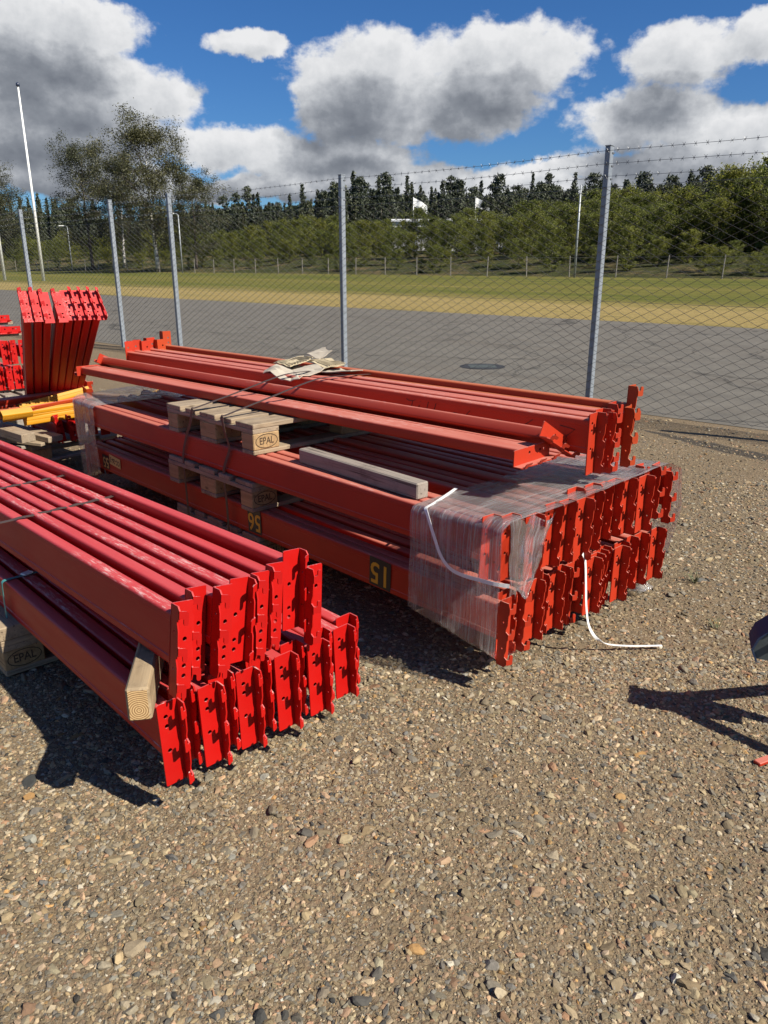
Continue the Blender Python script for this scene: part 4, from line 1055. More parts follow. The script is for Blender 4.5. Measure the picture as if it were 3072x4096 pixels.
card([(-1.98, .68), (-1.72, .62), (-1.66, .70), (-1.88, .80)], .942, 'torn cardboard strip with ribbed edge on the far side of the top bundle', TB, (.02, .15), .02, 5, M_cardedge, ((-1.97, .69), (-1.70, .64), (.05, .08)))
card([(-1.75, .56), (-1.54, .64), (-1.52, .73), (-1.71, .72)], .918, 'flat grey cardboard flap sticking out towards the near end plates', TB, (0, .05), .02, 7)
card([(-2.05, .76), (-1.92, .74), (-1.90, .82), (-2.01, .84)], .978, 'small curled cardboard piece standing at the top of the pile', TB, (.1, .5), .02, 9)
card([(-1.74, .50), (-1.66, .48), (-1.65, .535), (-1.73, .545)], .83, 'ragged cardboard shred hanging below the strap', TB, (.2, 1.6), .02, 11, M_cardedge, ((-1.73, .505), (-1.665, .49), (.0, .035)))

# ------------------------------------------------------------------ heap of beams beyond the far end
rs0 = random.Random(2)
# stack of end-on beams at the left edge, two layers on a pallet
for r_ in range(2):
    for c_ in range(6):
        e = .455 - c_ * .079 - (.006 * r_)
        lab = 'red beam end, %s from the right, %s layer of the far left stack' % (ORD[c_], ('lower', 'upper')[r_])
        beam(LM(OM, -5.9 + (-.02 if c_ % 2 else 0), e + .031, .45 + .225 * r_ + .03, roll=1.0), lab, 'red beams of the far left stack', M_red, 1.6, 0.047, .11, .045, .058, bool((c_ + r_) % 2), True, far=False)
for k, (z, e1, n) in enumerate(((.865, .50, 'lower'), (.965, .42, 'upper'))):
    beam(LM(OM, -5.9, e1 - .13, z + .03, roll=90), 'red rack beam on its side atop the far left stack, %s of two' % n, 'red beams on their sides on the far left stack', M_red, 1.6, 0.047, .11, .06, .06, False, False, far=False)
    mb = MB(); mb.box(-.05, .0, -.32, .03, 0, .028, .002)
    tag(obj('spacer_batten', mb.mesh('spacer_batten', M_wood), M=LM(OM, -5.93, e1 + .01 - .02 * k, z - .026 if k == 0 else z - .024)), 'pale wooden batten under the %s sideways beam of the far left stack' % n, 'batten')
pallet(LM(OM, -6.35, .12, .20, yaw=90), 'wooden pallet under the far left stack', 'pallets of the heap', M_old_wood)
mb = MB(); mb.box(-.5, .5, -.4, .4, 0, .195, .01); 
for k, e in enumerate((-.2, .35)):
    mb = MB(); mb.box(-.6, .6, -.06, .06, 0, .198, .006)
    tag(obj('bearer_timber', mb.mesh('bearer_timber', M_old_wood), M=LM(OM, -6.35, e, 0)), 'heavy timber on the gravel under the far left stack, %s one' % ('left', 'right')[k], 'timber')
mb = MB(); mb.box(-1.0, 0, -.2, .5, .3445, .372, .003)
tag(obj('spacer_board', mb.mesh('spacer_board', M_old_wood), M=LM(OM, -5.95, 0, 0)), 'wide board between pallet and beams of the far left stack', 'board')
# short beams propped up at a slant, end plates raised towards the camera
def prop(eb, et, dz, label, mirror):
    B = OM @ Vector((-4.3, eb, .557)); T = OM @ Vector((-3.585, et, 1.199 + dz)); d = (T - B).normalized()
    M = Matrix.Translation(T) @ (d.to_track_quat('X', 'Z').to_matrix().to_4x4())
    beam(M, label, 'short red beams propped up in the heap', M_red, 1.12, 0.047, .115, .06, .065, mirror, False, far=False)
for i, (eb, et) in enumerate(((-.047, -.229), (.008, -.163), (.056, -.105))):
    prop(eb, et, rs0.uniform(-.006, .006), 'short red beam slanting up, %s of the left three in the heap' % ORD[i], False)
for i in range(5):
    prop(.109 + .0475 * i, -.024 + .061 * i, rs0.uniform(-.006, .006), 'short red beam slanting up, %s of the right five in the heap' % ORD[i], i > 0)
def wsheet(M, L, w, h, mat, name, label, cat, group, plates=True):
    r = thing(name, label, cat, M, group)
    obj('tube', tube_mesh(L, w, h, mat), r)
    if plates:
        for e in (0, 1):
            pm, hms = plate_meshes(-h / 2 - .04, h / 2 + .06, bool(e), False, mat)
            p = obj('end_plate', pm, r, M=Matrix() if e == 0 else Matrix.Translation((-L, 0, 0)) @ Matrix.Rotation(math.pi, 4, 'Z'))
            for hm in hms: obj('hook', hm, p)
    return r
def hs_(p): return Vector((p[0] * .93, p[1] * .93, 1.45 - (1.45 - p[2]) * .93))
def between(p, q, roll=0):
    p, q = hs_(p), hs_(q); d = q - p
    return Matrix.Translation(q) @ (d.to_track_quat('X', 'Z').to_matrix().to_4x4()) @ Matrix.Rotation(R(roll), 4, 'X'), d.length
def scrap(p, q, w, h, mat, label, name='scrap_beam', roll=0, plates=True):
    M, L = between(p, q, roll); return wsheet(M, round(L, 3), w, h, mat, name, label, 'scrap beam', 'loose coloured beams heaped on the pallet', plates)
Gp = lambda x, y, z: (x, y, z)
scrap((-2.93, 5.58, .46), (-2.40, 6.10, .475), .05, .07, M_orange, 'faded red beam lying across the heap below the standing beams', roll=15)
scrap((-2.98, 5.42, .385), (-2.38, 6.02, .44), .045, .06, M_orange2, 'faded orange beam with end plate at the left edge of the heap', roll=20)
scrap((-2.74, 5.66, .425), (-2.36, 6.06, .50), .05, .055, M_yellow, 'dusty yellow channel lying uppermost across the heap', roll=-20, plates=False)
scrap((-2.86, 5.62, .36), (-2.34, 5.95, .40), .05, .055, M_yellow, 'yellow channel in the heap, below the uppermost one', roll=10, plates=False)
scrap((-2.74, 5.70, .315), (-2.28, 5.96, .355), .05, .06, M_yellow, 'bright yellow beam at the front of the heap against the film', roll=-8, plates=False)
scrap((-2.80, 5.50, .40), (-2.64, 5.64, .405), .06, .05, M_yellow, 'bent yellow bracket at the left of the heap', roll=30, plates=False)
scrap((-2.15, 6.6, .30), (-1.9, 6.75, .42), .05, .05, M_yellow, 'yellow beam tip showing behind the far film', plates=False)
scrap((-2.85, 7.3, .05), (-2.2, 7.35, .08), .06, .10, M_brown, 'rusty brown beam on the gravel behind the heap', roll=30, plates=False)
scrap((-3.2, 6.9, .10), (-2.55, 6.75, .14), .16, .06, M_orange, 'pinkish red beam lying on the gravel behind the standing beams', plates=False)
scrap((-3.2, 8.4, .06), (-2.3, 8.0, .06), .1, .08, M_grey_timber if False else M_brown, 'brown steel section lying by the fence foot', plates=False)
for i, (x, y, z) in enumerate(((-2.52, 5.80, .235), (-2.445, 5.865, .235))):
    d = Vector((-.686, .728, 0))
    q = Vector((x, y, z)); scrap(q + d * .5, q, .047, .10, M_red, 'red beam under the yellow heap with its end plate hanging low, %s one' % ('left', 'right')[i], 'low_beam', roll=6)
pallet(Matrix.Translation(hs_((-2.95, 5.95, .0))) @ Matrix.Rotation(R(-40), 4, 'Z'), 'old grey pallet under the heap of coloured beams', 'pallets of the heap', M_old_wood, M_old_wood)
for i, (x, y, z, L, w, h, a, lab) in enumerate(((-2.93, 5.65, .245, .8, .10, .06, -35, 'brown squared timber below the yellow beams of the heap'), (-2.80, 5.80, .20, .7, .12, .04, -30, 'split board on the heap pallet with a pale sawn end'),
        (-2.98, 5.50, .145, .8, .14, .022, -28, 'grey board sliding off the heap pallet, lowest at the front'), (-2.72, 5.66, .168, .35, .14, .022, -15, 'short board lying on the heap pallet near the film'), (-3.1, 5.6, .17, .5, .12, .02, 20, 'weathered board at the left end of the heap pallet'))):
    mb = MB(); mb.box(-L / 2, L / 2, -w / 2, w / 2, 0, h, .003)
    tag(obj('loose_board', mb.mesh('loose_board', M_old_wood if i in (2, 4) else M_wood), M=Matrix.Translation(hs_((x, y, z))) @ Matrix.Rotation(R(a), 4, 'Z') @ Matrix.Rotation(R(3), 4, 'Y')), lab, 'board')
mb = MB()
mb.ribbon([(-2.845, 5.78, 1.21), (-2.835, 5.77, 1.17), (-2.79, 5.76, 1.13), (-2.76, 5.78, 1.06)], .03, .001, (.6, .6, .3))
# ------------------------------------------------------------------ trailer standing to the right, only its coupling reaches in
def trailer():
    ax = Vector((.93, -.36, 0)).normalized(); pr = Vector((.36, .93, 0)).normalized()
    O = Vector((1.20, 2.19, .315))
    M = Matrix(((ax.x, pr.x, 0, O.x), (ax.y, pr.y, 0, O.y), (0, 0, 1, O.z), (0, 0, 0, 1)))
    r = thing('trailer', 'dark grey trailer coupling with a hex bolt reaching in above the gravel at the right', 'trailer', M)
    # coupling head: cast body, sloping nose, buffer rim
    prof = [(-.004, -.050), (-.017, -.02), (-.004, .020), (.030, .048), (.10, .056), (.30, .052), (.30, -.036), (.06, -.042), (.03, -.052)]
    mb = MB(); mb.poly([prof], lambda a, b: (a, -.052, b), lambda a, b: (a, .052, b)); hd = obj('coupling_head', mb.mesh('coupling_head', M_iron, auto=30), r)
    rim = [(-.004, -.060), (-.022, -.02), (-.008, .024), (.026, .058), (.05, .060), (.020, .049), (-.003, .018), (-.016, -.02), (.000, -.056)]
    mb = MB(); mb.poly([rim], lambda a, b: (a, -.060, b), lambda a, b: (a, .060, b)); obj('buffer_rim', mb.mesh('buffer_rim', M_bluecap, auto=30), hd)
    mb = MB()
    mb.tube([(.040, -.0525, .004), (.040, -.064, .004)], .012, 6); obj('hex_bolt', mb.mesh('hex_bolt', M_lampgrey), hd)
    for x in (.043, .058): 
        mb = MB(); mb.tube([(x, -.052, .036), (x, -.0555, .036)], .004, 8); obj('rivet', mb.mesh('rivet', M_lampgrey), hd)
    for k in range(3):
        mb = MB(); mb.box(.07 + k * .03, .09 + k * .03, -.03, .03, .0545, .0575, .001); obj('slot', mb.mesh('slot', M_rubber), hd)
    mb = MB(); mb.box(.085, .14, -.0545, -.0525, -.034, -.016); obj('slot', mb.mesh('slot', M_rubber), hd)
    # A-frame
    for s in (-1, 1):
        mb = MB(); mb.tube([(.12, s * .03, .0), (.45, s * .20, .03), (1.05, s * .52, .06)], .030, 4); obj('drawbar_arm', mb.mesh('drawbar_arm', M_iron), r)
    mb = MB(); mb.tube([(.42, .0, .30), (.42, .0, -.20)], .024, 10); jw = obj('jockey_post', mb.mesh('jockey_post', M_galv, smooth=False), r)
    mb = MB(); mb.tube([(.42, -.025, -.235), (.42, .025, -.235)], .075, 16); obj('jockey_wheel', mb.mesh('jockey_wheel', M_rubber), r)
    mb = MB(); mb.box(1.05, 3.2, -.62, .62, .06, .14, .01); obj('chassis', mb.mesh('chassis', M_iron), r)
    for nm, b in (('front_board', (1.05, 1.08, -.62, .62, .142, .42)), ('back_board', (3.17, 3.2, -.62, .62, .142, .42)), ('side_board', (1.082, 3.168, -.62, -.59, .142, .42)), ('side_board', (1.082, 3.168, .59, .62, .142, .42))):
        mb = MB(); mb.box(*b, .004); obj(nm, mb.mesh(nm, M_galv), r)
    for s in (-1, 1):
        y0, y1 = (.66, .84) if s > 0 else (-.84, -.66)
        mb = MB(); mb.tube([(2.2, y0, -.02), (2.2, y1, -.02)], .295, 24); w = obj('wheel', mb.mesh('wheel', M_rubber), r)
        mb = MB(); mb.tube([(2.2, y0 - .005, -.02), (2.2, y1 + .005, -.02)], .17, 16); obj('rim', mb.mesh('rim', M_galv), w)
        mb = MB(); P = [(2.2 + .36 * math.cos(a), (y0 + y1) / 2, -.02 + .36 * math.sin(a)) for a in np.linspace(R(5), R(175), 12)]
        mb.ribbon(P, .22, .004, (0, 1, 0)); obj('mudguard', mb.mesh('mudguard', M_iron), r)
    # spare wheel carried upright at the left front corner
    c = Vector((2.36, 2.66, .60)); return r
trailer()
# a second drawbar-mounted spare: mudguard of the same trailer shades the far edge of the gravel

# ------------------------------------------------------------------ drain cover sunk into the road
dc = thing('drain_cover', 'dark round drain cover sunk in the asphalt behind the fence', 'drain cover', Matrix.Translation((1.48, 11.54, -.0065)))
mb = MB(); mb.tube([(0, 0, 0), (0, 0, .004)], .34, 28); obj('cover_plate', mb.mesh('cover_plate', M_rubber), dc)
for k in range(6):
    mb = MB(); mb.box(-.2, .2, -.16 + .06 * k, -.135 + .06 * k, .0042, .008, .001); obj('grate_bar', mb.mesh('grate_bar', M_iron), dc)

# ------------------------------------------------------------------ small things on the gravel
def tuft(x, y, label, n=26, h=.07, sp=.05):
    mb = MB(); rs = random.Random(hash((x, y)) % 1000)
    for _ in range(n):
        a = rs.uniform(0, 6.28); r0 = rs.uniform(0, sp * .5); l = h * rs.uniform(.5, 1.1); t = rs.uniform(.3, 1.1)
        b = Vector((x + r0 * math.cos(a), y + r0 * math.sin(a), -.012)); d = Vector((math.cos(a) * t, math.sin(a) * t, 1)).normalized(); w = Vector((-math.sin(a), math.cos(a), 0)) * .0018
        m = b + d * l * .6; e = b + d * l + Vector((math.cos(a), math.sin(a), -.5)) * l * .2
        mb.add([b - w, b + w, m + w * .8, m - w * .8, e], [(0, 1, 2, 3), (3, 2, 4)])
    tag(obj('grass_tuft', mb.mesh('grass_tuft', M_blade)), label, 'grass tuft', 'small grass tufts in the gravel')
M_blade = plain('grass_blade', (0.075, 0.085, 0.03), .7, 0, .4, 20, 0)
tuft(1.50, 3.38, 'small dark grass tuft beside the right end plates of the middle stack')
tuft(1.41, 2.90, 'thin grass tuft near the trailer coupling', 14, .06, .05)
tuft(.95, 4.95 + .4, 'grass tuft at the foot of the fence', 26, .10, .10) if False else None
mb = MB(); mb.box(-.03, .03, -.012, .012, 0, .012, .002)
tag(obj('orange_chip', mb.mesh('orange_chip', M_orange), M=Matrix.Translation((1.168, 1.985, -.008)) @ Matrix.Rotation(R(25), 4, 'Z')), 'orange-red plastic chip on the gravel at the right edge', 'debris')

# ------------------------------------------------------------------ vegetation
def leaf_mat(name, a, b_, c_, trans=0.25):
    m, nt, b, out = new_mat(name)
    oi = nn(nt, 'ShaderNodeObjectInfo'); ge = nn(nt, 'ShaderNodeNewGeometry')
    at = nn(nt, 'ShaderNodeAttribute'); at.attribute_name = 'tone'
    sp_ = nn(nt, 'ShaderNodeSeparateColor'); ln(nt, at.outputs['Color'], sp_.inputs[0])
    c = ramp(nt, sp_.outputs[0], [(0, a), (.5, b_), (1, c_)])
    c = mixc(nt, 1.0, c, ramp(nt, oi.outputs['Random'], [(0, (.72, .76, .72)), (.5, (1, 1, 1)), (1, (1.3, 1.18, .95))]), 'MULTIPLY')
    ln(nt, c, b.inputs['Base Color']); b.inputs['Roughness'].default_value = .6
    tl = nn(nt, 'ShaderNodeBsdfTranslucent'); ln(nt, c, tl.inputs[0])
    mxs = nn(nt, 'ShaderNodeMixShader'); mxs.inputs[0].default_value = trans
    ln(nt, b.outputs[0], mxs.inputs[1]); ln(nt, tl.outputs[0], mxs.inputs[2]); ln(nt, mxs.outputs[0], out.inputs[0])
    return m
M_birchleaf = leaf_mat('birch_leaf', (.036, .040, .017), (.062, .066, .027), (.10, .10, .042))
M_willow = leaf_mat('young_leaf', (.072, .088, .016), (.145, .165, .028), (.21, .225, .046), .5)
M_spruce = leaf_mat('spruce_needle', (.022, .031, .015), (.040, .052, .024), (.064, .074, .032), .1)
M_pine = leaf_mat('pine_needle', (.026, .036, .019), (.048, .060, .029), (.072, .080, .040), .1)
M_bark = plain('grey_brown_bark', (.09, .072, .055), .9, 0, .4, 6, .3)
def birch_bark():
    m, nt, b, out = new_mat('birch_bark')
    tcn = nn(nt, 'ShaderNodeTexCoord')
    n1 = noise(nt, vmap(nt, tcn.outputs['Object'], (1.2, 1.2, 3.5)), 1.0, 5, .7)
    ln(nt, ramp(nt, n1, [(.42, (.03, .028, .025)), (.52, (.55, .53, .48)), (1, (.70, .68, .63))]), b.inputs['Base Color']); b.inputs['Roughness'].default_value = .7
    return m
M_birch = birch_bark()
M_twig = plain('birch_twig', (.060, .045, .035), .8, 0, .3, 3, 0)
def quads(C, size, tone, nrm_jit=1.0, elong=1.5, r=None):
    """leaf quads around centres C"""
    r = r or rng; n = len(C)
    d = r.normal(0, 1, (n, 3)); d /= np.linalg.norm(d, axis=1)[:, None]
    e = r.normal(0, 1, (n, 3)); e -= d * (e * d).sum(1)[:, None]; e /= np.linalg.norm(e, axis=1)[:, None]
    s = size * r.uniform(.6, 1.3, (n, 1)); a = d * s * elong; b = e * s
    V = np.stack([C - a, C - b * .8, C + a, C + b * .8], 1).reshape(-1, 3)
    F = np.arange(4 * n).reshape(n, 4)
    T = np.repeat(np.c_[tone, tone, tone, np.ones(n)], 4, 0)
    return V, F, T
def branchy(h, seed, spread=.38, levels=3, droop=.25, trunk_r=.16, nmain=16, lo=.18):
    """returns branch polylines [(pts, r0, r1)] of a deciduous tree"""
    rs = random.Random(seed); out = []; tips = []
    top = Vector((rs.uniform(-.05, .05) * h, rs.uniform(-.05, .05) * h, h))
    tr = [Vector((0, 0, 0)) + top * t + Vector((math.sin(t * 5 + seed) * .012 * h, math.cos(t * 4 + seed) * .012 * h, 0)) * t for t in np.linspace(0, 1, 10)]
    out.append((tr, trunk_r, trunk_r * .08, 0))
    def grow(p, d, L, r, lev):
        pts = [p.copy()]; q = p.copy(); dd = d.copy(); n = 5
        for i in range(n):
            dd = (dd + Vector((rs.uniform(-.22, .22), rs.uniform(-.22, .22), rs.uniform(-.12, .2) - droop * (i / n) * (1 if lev > 1 else .3)))).normalized()
            q = q + dd * L / n; pts.append(q.copy())
        out.append((pts, r, r * .25, lev))
        if lev >= levels: tips.append((pts, dd)); return
        k = rs.randint(4, 6) if lev == 1 else rs.randint(3, 5)
        for j in range(k):
            t = rs.uniform(.25, 1.0); idx = min(n - 1, int(t * n)); b = pts[idx].lerp(pts[idx + 1], t * n - idx)
            sd = Vector((rs.uniform(-1, 1), rs.uniform(-1, 1), rs.uniform(-.2, .6))).normalized()
            grow(b, (dd * .7 + sd * .8).normalized(), L * rs.uniform(.42, .62), r * .5, lev + 1)
        tips.append((pts[2:], dd))
    for i in range(nmain):
        t = lo + (1 - lo) * (i + rs.uniform(0, .8)) / nmain; k = min(8, int(t * 9)); b = tr[k].lerp(tr[k + 1], t * 9 - k)
        a = i * 2.4 + rs.uniform(-.4, .4); prof = math.sin(min(1, (t - lo * .5) / (1 - lo * .5)) * math.pi * .80 + .35)
        L = h * spread * max(.22, prof) * rs.uniform(.75, 1.15)
        grow(b, Vector((math.cos(a), math.sin(a), .75 + t * .8)).normalized(), L, trunk_r * (1 - t * .75) * .42, 1)
    return out, tips
def tree_meshes(name, h, seed, leaf_m, n_leaf, size, bark_m, twig=True, **kw):
    br, tips = branchy(h, seed, **kw); r = np.random.default_rng(seed)
    tb = MB(); cb = MB()
    for pts, r0, r1, lev in br:
        rr = [r0 + (r1 - r0) * (i / (len(pts) - 1)) ** .8 for i in range(len(pts))]
        if lev == 0: tb.tube(pts, rr, 8)
        else: cb.tube(pts, [max(x, .006) for x in rr], 4 if lev == 1 else 3, False, 1)
    C = []
    per = max(1, n_leaf // max(1, len(tips)))
    for pts, d in tips:
        P = np.array([tuple(p) for p in pts]); k = r.integers(0, len(P) - 1, per); t = r.random((per, 1))
        c = P[k] * (1 - t) + P[k + 1] * t; c = c + r.normal(0, .026 * h * .9, (per, 3)); c[:, 2] -= np.abs(r.normal(0, .012 * h, per)); C.append(c)
    C = np.concatenate(C); q = h / np.percentile(C[:, 2], 99.6); C *= q
    cb.v = [(a * q, b * q, c * q) for a, b, c in cb.v]; tb.v = [(a * q, b * q, c * q) for a, b, c in tb.v]
    tone = np.clip(r.normal(.45, .25, len(C)) + .15 * (C[:, 2] / h - .5), 0, 1)
    V, F, T = quads(C, size, tone, r=r)
    # crown mesh = leaves + branches
    bv = np.array(cb.v); bf = [f for f in cb.f]
    me = bpy.data.meshes.new(name + '_crown')
    allv = np.concatenate([V, bv]); nv = len(V)
    me.from_pydata(allv.tolist(), [], F.tolist() + [tuple(i + nv for i in f) for f in bf])
    me.materials.append(leaf_m); me.materials.append(M_twig if twig else bark_m)
    mi = np.zeros(len(me.polygons), np.int32); mi[len(F):] = 1; me.polygons.foreach_set('material_index', mi)
    a = me.attributes.new('tone', 'FLOAT_COLOR', 'POINT')
    a.data.foreach_set('color', np.concatenate([T, np.tile([.5, .5, .5, 1], (len(bv), 1))]).astype(np.float32).ravel())
    return tb.mesh(name + '_trunk', bark_m, smooth=True), me
def plant_tree(name, label, cat, trunk, crown, x, y, s, rz, group=None, z=None, sx=1.0):
    r = thing(name, label, cat, Matrix.Translation((x, y, (terr_w(x, y) if z is None else z) - .05)) @ Matrix.Rotation(rz, 4, 'Z') @ Matrix.Diagonal((s * sx, s * sx, s, 1)), group)
    obj('trunk', trunk, r); c = obj('crown', crown, r)
    return r
def ray_xy(k, v):
    """ground point at bearing tan k (x/y) and distance v across the fence line"""
    y = v / (VD.x * k + VD.y); return k * y, y
# the two large birches and their neighbour at the left edge
t1 = tree_meshes('birch', 17.0, 3, M_birchleaf, 34000, .058, M_birch, droop=.5, nmain=28, lo=.15, trunk_r=.26, spread=.40, levels=3)
x, y = ray_xy(-.283, 44.6); plant_tree('birch_tree', 'tall birch with white trunk foot, highest tree of the left group', 'tree', *t1, x, y, .86, .6, 'large birches beyond the lawn', sx=1.25)
t2 = tree_meshes('birch', 15.0, 11, M_birchleaf, 20000, .058, M_bark, droop=.55, nmain=20, lo=.15, trunk_r=.24, spread=.36, levels=3)
x, y = ray_xy(-.365, 46.5); plant_tree('birch_tree', 'sparse birch with bare twigs leaning left of the tallest birch', 'tree', *t2, x, y, .95, 2.2, 'large birches beyond the lawn', sx=1.05)
x, y = ray_xy(-.325, 48); plant_tree('birch_tree', 'leafy tree filling the space below the two tall birches', 'tree', *t1, x, y, .72, 4.0, 'large birches beyond the lawn', sx=1.25)
x, y = ray_xy(-.478, 43); plant_tree('birch_tree', 'round leafy tree cut off by the left picture edge', 'tree', *t1, x, y, .80, 1.4, 'large birches beyond the lawn', sx=1.2)
x, y = ray_xy(-.235, 47.5); plant_tree('birch_tree', 'bushy tree right of the birches with dark crown', 'tree', *t2, x, y, .62, 5.1, 'large birches beyond the lawn', sx=1.3)
# conifers
def conifer(seed, h, kind):
    r = np.random.default_rng(seed); tb = MB(); tb.tube([(0, 0, 0), (0, 0, h * .5), (0, 0, h)], [.014 * h, .008 * h, .001 * h], 5)
    C = []; S = []
    if kind == 'spruce':
        nl = 26
        for i in range(nl):
            z = h * (.14 + .86 * i / nl); rad = h * .155 * (1 - (z / h)) ** .85 + .012 * h
            nb = max(4, int(9 * (1 - i / nl) + 4))
            for k in range(nb):
                a = r.uniform(0, 6.28); rl = rad * r.uniform(.6, 1.15); m = 9
                t = r.random(m) ** .7
                c = np.c_[np.cos(a) * rl * t, np.sin(a) * rl * t, z - .25 * rl * t + r.normal(0, .006 * h, m)] + r.normal(0, .008 * h, (m, 3)); C.append(c)
    else:
        for i in range(52):
            t = r.random(); z = h * (.42 + .58 * t ** .9); rad = h * .135 * math.sin(math.pi * min(1, (z / h - .36) / .66)) + .02 * h
            a = r.uniform(0, 6.28); m = 34; cl = np.array([math.cos(a) * rad * r.uniform(.2, 1), math.sin(a) * rad * r.uniform(.2, 1), z])
            C.append(cl + r.normal(0, 1, (m, 3)) * np.array([.030, .030, .015]) * h)
            if i % 3 == 0: tb.tube([(0, 0, z - .02 * h), tuple(cl)], [.003 * h, .001 * h], 3, False)
    C = np.concatenate(C); tone = np.clip(r.normal(.45, .28, len(C)), 0, 1)
    V, F, T = quads(C, .0115 * h if kind == 'spruce' else .0125 * h, tone, r=r, elong=1.9)
    me = raw_mesh(kind + '_crown', V, F, M_spruce if kind == 'spruce' else M_pine, T)
    return tb.mesh(kind + '_trunk', M_bark, smooth=True), me
SPR = [conifer(20 + i, 14.0, 'spruce') for i in range(4)]; PIN = [conifer(40 + i, 14.0, 'pine') for i in range(4)]
rs = random.Random(5)
def forest_top(px):
    """outline of the forest as a bearing -> elevation table, read off the place"""
    T = [(-.60, .080), (-.44, .083), (-.40, .088), (-.30, .075), (-.22, .092), (-.17, .095), (-.11, .098), (-.06, .115), (0.0, .118), (.06, .112), (.12, .106), (.17, .114), (.22, .114), (.27, .108), (.32, .108), (.38, .112), (.45, .11), (.54, .11)]
    for (a, b), (c, d) in zip(T[:-1], T[1:]):
        if a <= px <= c: return b + (d - b) * (px - a) / (c - a)
    return .09
cnt = {'spruce': 0, 'pine': 0}
for row, (v0, n, fac) in enumerate(((71, 100, .76), (78, 110, .84), (87, 110, .92), (99, 100, .99))):
    for i in range(n):
        k = -.52 + 1.06 * (i + rs.uniform(-.45, .45)) / (n - 1)
        x, y = ray_xy(k, v0 + rs.uniform(-4, 4)); dist = math.hypot(x, y); zg = terr_w(x, y)
        ztop = 1.45 + dist * (forest_top(k) - .013) * fac * rs.uniform(.80, 1.10)
        h = max(5.5, ztop - zg)
        pine = rs.random() < (.25 if k < .08 else .72)
        src = rs.choice(PIN if pine else SPR); nm = 'pine_tree' if pine else 'spruce_tree'
        lab = ('slender pine with bare lower stem in the forest edge beyond the bushes', 'dark pointed spruce in the forest edge beyond the bushes')[0 if pine else 1]
        plant_tree(nm, lab, 'tree', *src, x, y, h / 14.0, rs.uniform(0, 6.28), 'pines of the forest edge' if pine else 'spruces of the forest edge', sx=rs.uniform(.72, 1.05))
# the wood behind the single trees reads as one dark mass
def wood_mass():
    r = np.random.default_rng(77); n = 60000
    k = r.uniform(-.58, .58, n); v = r.uniform(104, 122, n); y = v / (VD.x * k + VD.y); x = k * y; d = np.hypot(x, y)
    zg = np.array([terr_w(a, b) for a, b in zip(x, y)])
    col_ = np.sin(k * 310) * .5 + np.sin(k * 173 + 1) * .5
    top = 1.45 + d * (np.array([forest_top(q) for q in k]) - .016) * (.80 + .07 * col_)
    z = zg + np.maximum(2, top - zg) * r.random(n) ** .8
    V, F, T = quads(np.c_[x, y, z], .42, np.clip(r.normal(.35, .25, n), 0, 1), r=r, elong=1.7)
    return raw_mesh('far_wood', V, F, M_spruce, T)
tag(obj('far_wood', wood_mass()), 'dark far-off conifer wood behind the forest edge', 'wood', None, 'stuff')
# young deciduous growth on the bank
BU = [tree_meshes('sapling', 5.0, 60 + i, M_willow, 4600, .046, M_bark, droop=.0, nmain=22, lo=.0, trunk_r=.04, spread=.40, levels=2) for i in range(4)]
for row, (v0, n, z0, hh) in enumerate(((55.0, 84, 0, 3.3), (59.5, 78, 0, 4.0), (65, 74, 0, 4.7))):
    for i in range(n):
        k = -.52 + 1.06 * (i + rs.uniform(-.45, .45)) / (n - 1)
        x, y = ray_xy(k, v0 + rs.uniform(-2, 2)); right = sstep(.05, .35, k)
        h = hh * rs.uniform(.75, 1.2) * (1 + .05 * right)
        h *= .74 + .10 * sstep(.08, .30, k) + .30 * sstep(.36, .46, k)
        plant_tree('young_tree', 'fresh green young tree in the thicket on the bank', 'young tree', *rs.choice(BU), x, y, h / 5.0 * 1.08, rs.uniform(0, 6.28), 'young trees on the bank', sx=rs.uniform(1.0, 1.5))
for i in range(54):
    k = -.50 + 1.02 * (i + rs.uniform(-.4, .4)) / 53; x, y = ray_xy(k, rs.uniform(46.5, 52.5))
    plant_tree('low_bush', 'low green bush in the rough grass behind the wire fence', 'bush', *rs.choice(BU), x, y, rs.uniform(.22, .42), rs.uniform(0, 6.28), 'low bushes on the bank', sx=1.6)
for (k, v, h) in ((.21, 47.0, 3.2), (.305, 47.5, 2.8)):
    x, y = ray_xy(k, v); plant_tree('young_tree', 'bright green young tree standing forward of the thicket, %s the tall lamp post' % ('beside' if k < .25 else 'right of'), 'young tree', *BU[1], x, y, h / 5, 1.0, sx=1.2)

# ------------------------------------------------------------------ far post-and-wire fence, poles, lamps, flags, hall
rf = thing('wire_fence', 'low post-and-wire fence along the far edge of the lawn', 'fence')
pb = MB(); pb.tube([(0, 0, -.1), (0, 0, 1.25)], .036, 6); pme = pb.mesh('post', M_postwood)
uu = [-34 + 3.1 * i for i in range(46)]
for u in uu:
    x, y = uv2w(u, 44.3); obj('post', pme, rf, (x, y, terr(u, 44.3)), (R(rs.uniform(-2, 2)), R(rs.uniform(-2, 2)), 0))
for z in (.35, .75, 1.15):
    mb = MB(); mb.tube([(*uv2w(u, 44.25), terr(u, 44.25) + z) for u in uu], .008, 3, False); obj('wire', mb.mesh('wire', M_wire), rf)
def flagpole(k, v, h, label, top=True):
    x, y = ray_xy(k, v); z = terr_w(x, y)
    r = thing('flagpole', label, 'flagpole', Matrix.Translation((x, y, z)), 'white flagpoles on the lawn')
    mb = MB(); mb.tube([(0, 0, -.1), (0, 0, h)], [.13, .055], 10); obj('pole', mb.mesh('pole', M_white, smooth=True), r)
    mb = MB(); mb.tube([(0, 0, h), (0, 0, h + .06), (0, 0, h + .22), (0, 0, h + .30)], [.05, .13, .13, .03], 10); obj('finial', mb.mesh('finial', M_knob, smooth=True), r)
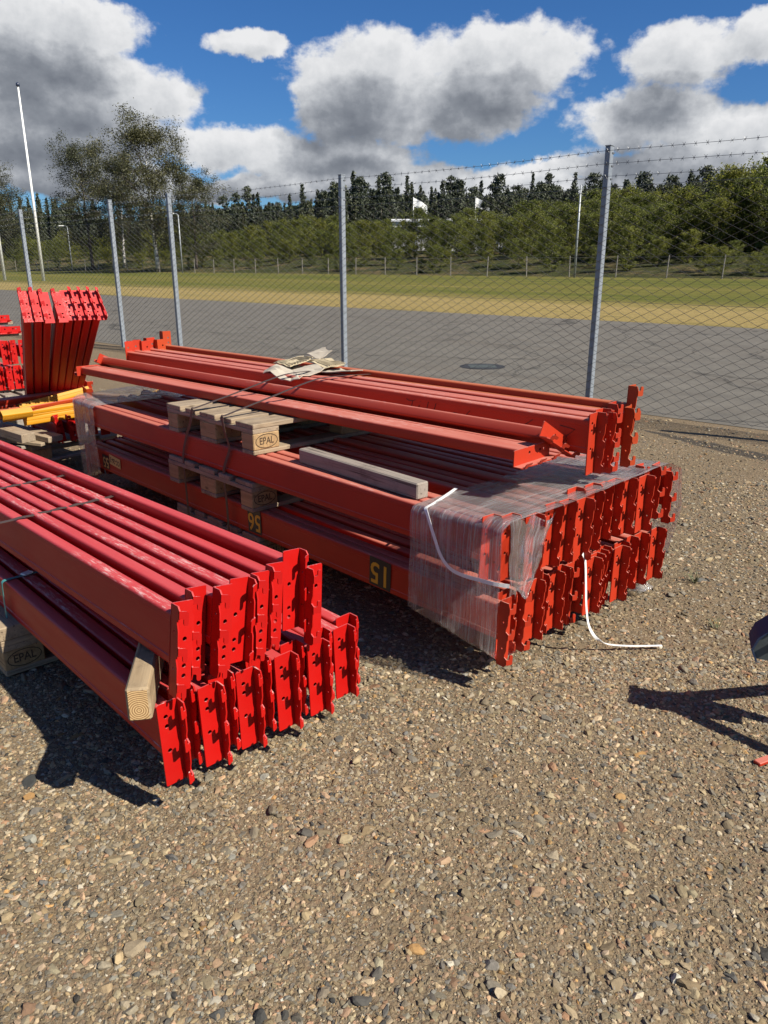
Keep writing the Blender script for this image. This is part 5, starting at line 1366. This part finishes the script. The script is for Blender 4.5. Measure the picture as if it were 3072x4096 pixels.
flagpole(-.4288, 27.8, 13.5, 'tall white bare flagpole with dark finial on the lawn')
flagpole(-.4775, 27.4, 13.5, 'white flagpole cut off by the left picture edge')
def lamp(k, v, h, label, arm):
    x, y = ray_xy(k, v); z = terr_w(x, y)
    r = thing('street_lamp', label, 'street lamp', Matrix.Translation((x, y, z)), 'street lamps beyond the lawn')
    mb = MB(); mb.tube([(0, 0, -.1), (0, 0, h)], [.075, .05], 8); obj('pole', mb.mesh('pole', M_lampgrey, smooth=True), r)
    if arm:
        mb = MB(); mb.tube([(0, 0, h), (-.15, 0, h + .12), (-.45, 0, h + .14)], .035, 6); obj('arm', mb.mesh('arm', M_lampgrey), r)
        mb = MB(); mb.box(-.95, -.40, -.11, .11, h + .08, h + .19, .03); obj('lamp_head', mb.mesh('lamp_head', M_white), r)
lamp(-.391, 43.6, 4.8, 'street lamp with bent head left of the birches', True)
lamp(-.253, 43.6, 5.2, 'slim street lamp right of the birches, behind the second fence post', True)
lamp(.2395, 43.6, 5.2, 'tall bare grey lamp post behind the mesh left of the right fence post', False)
def flag(k, v, h, label):
    x, y = ray_xy(k, v); z = terr_w(x, y)
    r = thing('flag', label, 'flag', Matrix.Translation((x, y, z)), 'white flags above the thicket')
    mb = MB(); mb.tube([(0, 0, 0), (0, 0, h)], [.07, .05], 6); obj('pole', mb.mesh('pole', M_white), r)
    V = []; n = 10
    for j in range(5):
        for i in range(n + 1): V.append((.08 + .15 * i, .10 * math.sin(i * .9 + j * .3), h - .1 - .22 * j - .055 * i - .01 * i * i * .3))
    V2 = [(a, b + .01, c) for a, b, c in V]; N = len(V)
    F = [(j * (n + 1) + i, j * (n + 1) + i + 1, (j + 1) * (n + 1) + i + 1, (j + 1) * (n + 1) + i) for j in range(4) for i in range(n)]
    mb = MB(); mb.add(V + V2, F + [tuple(q + N for q in f)[::-1] for f in F]); obj('cloth', mb.mesh('cloth', M_white), r)
for k, lab in ((.036, 'white flag waving left of the other one above the thicket'), (.112, 'white flag waving right of the other one above the thicket')):
    x, y = ray_xy(k, 71); d = math.hypot(x, y); flag(k, 71, 1.45 + d * .0785 - terr_w(x, y), lab)
x, y = ray_xy(.088, 71.5); d = math.hypot(x, y); zr = 1.45 + d * .0535
rb = thing('industrial_hall', 'low white industrial hall half hidden behind the thicket', 'building', Matrix.Translation((x, y, 0)) @ Matrix.Rotation(R(-6), 4, 'Z'))
mb = MB(); mb.box(-7, 7, 0, 6, terr_w(x, y) - .5, zr - .3); obj('wall', mb.mesh('wall', M_roof), rb)
mb = MB(); mb.box(-7.2, 7.2, -.2, 6.2, zr - .298, zr, .05); obj('roof', mb.mesh('roof', M_roof), rb)
mb = MB(); mb.box(-6.5, 6.5, -.03, -.002, zr - 1.6, zr - .8); obj('window_band', mb.mesh('window_band', M_glassdark), rb)
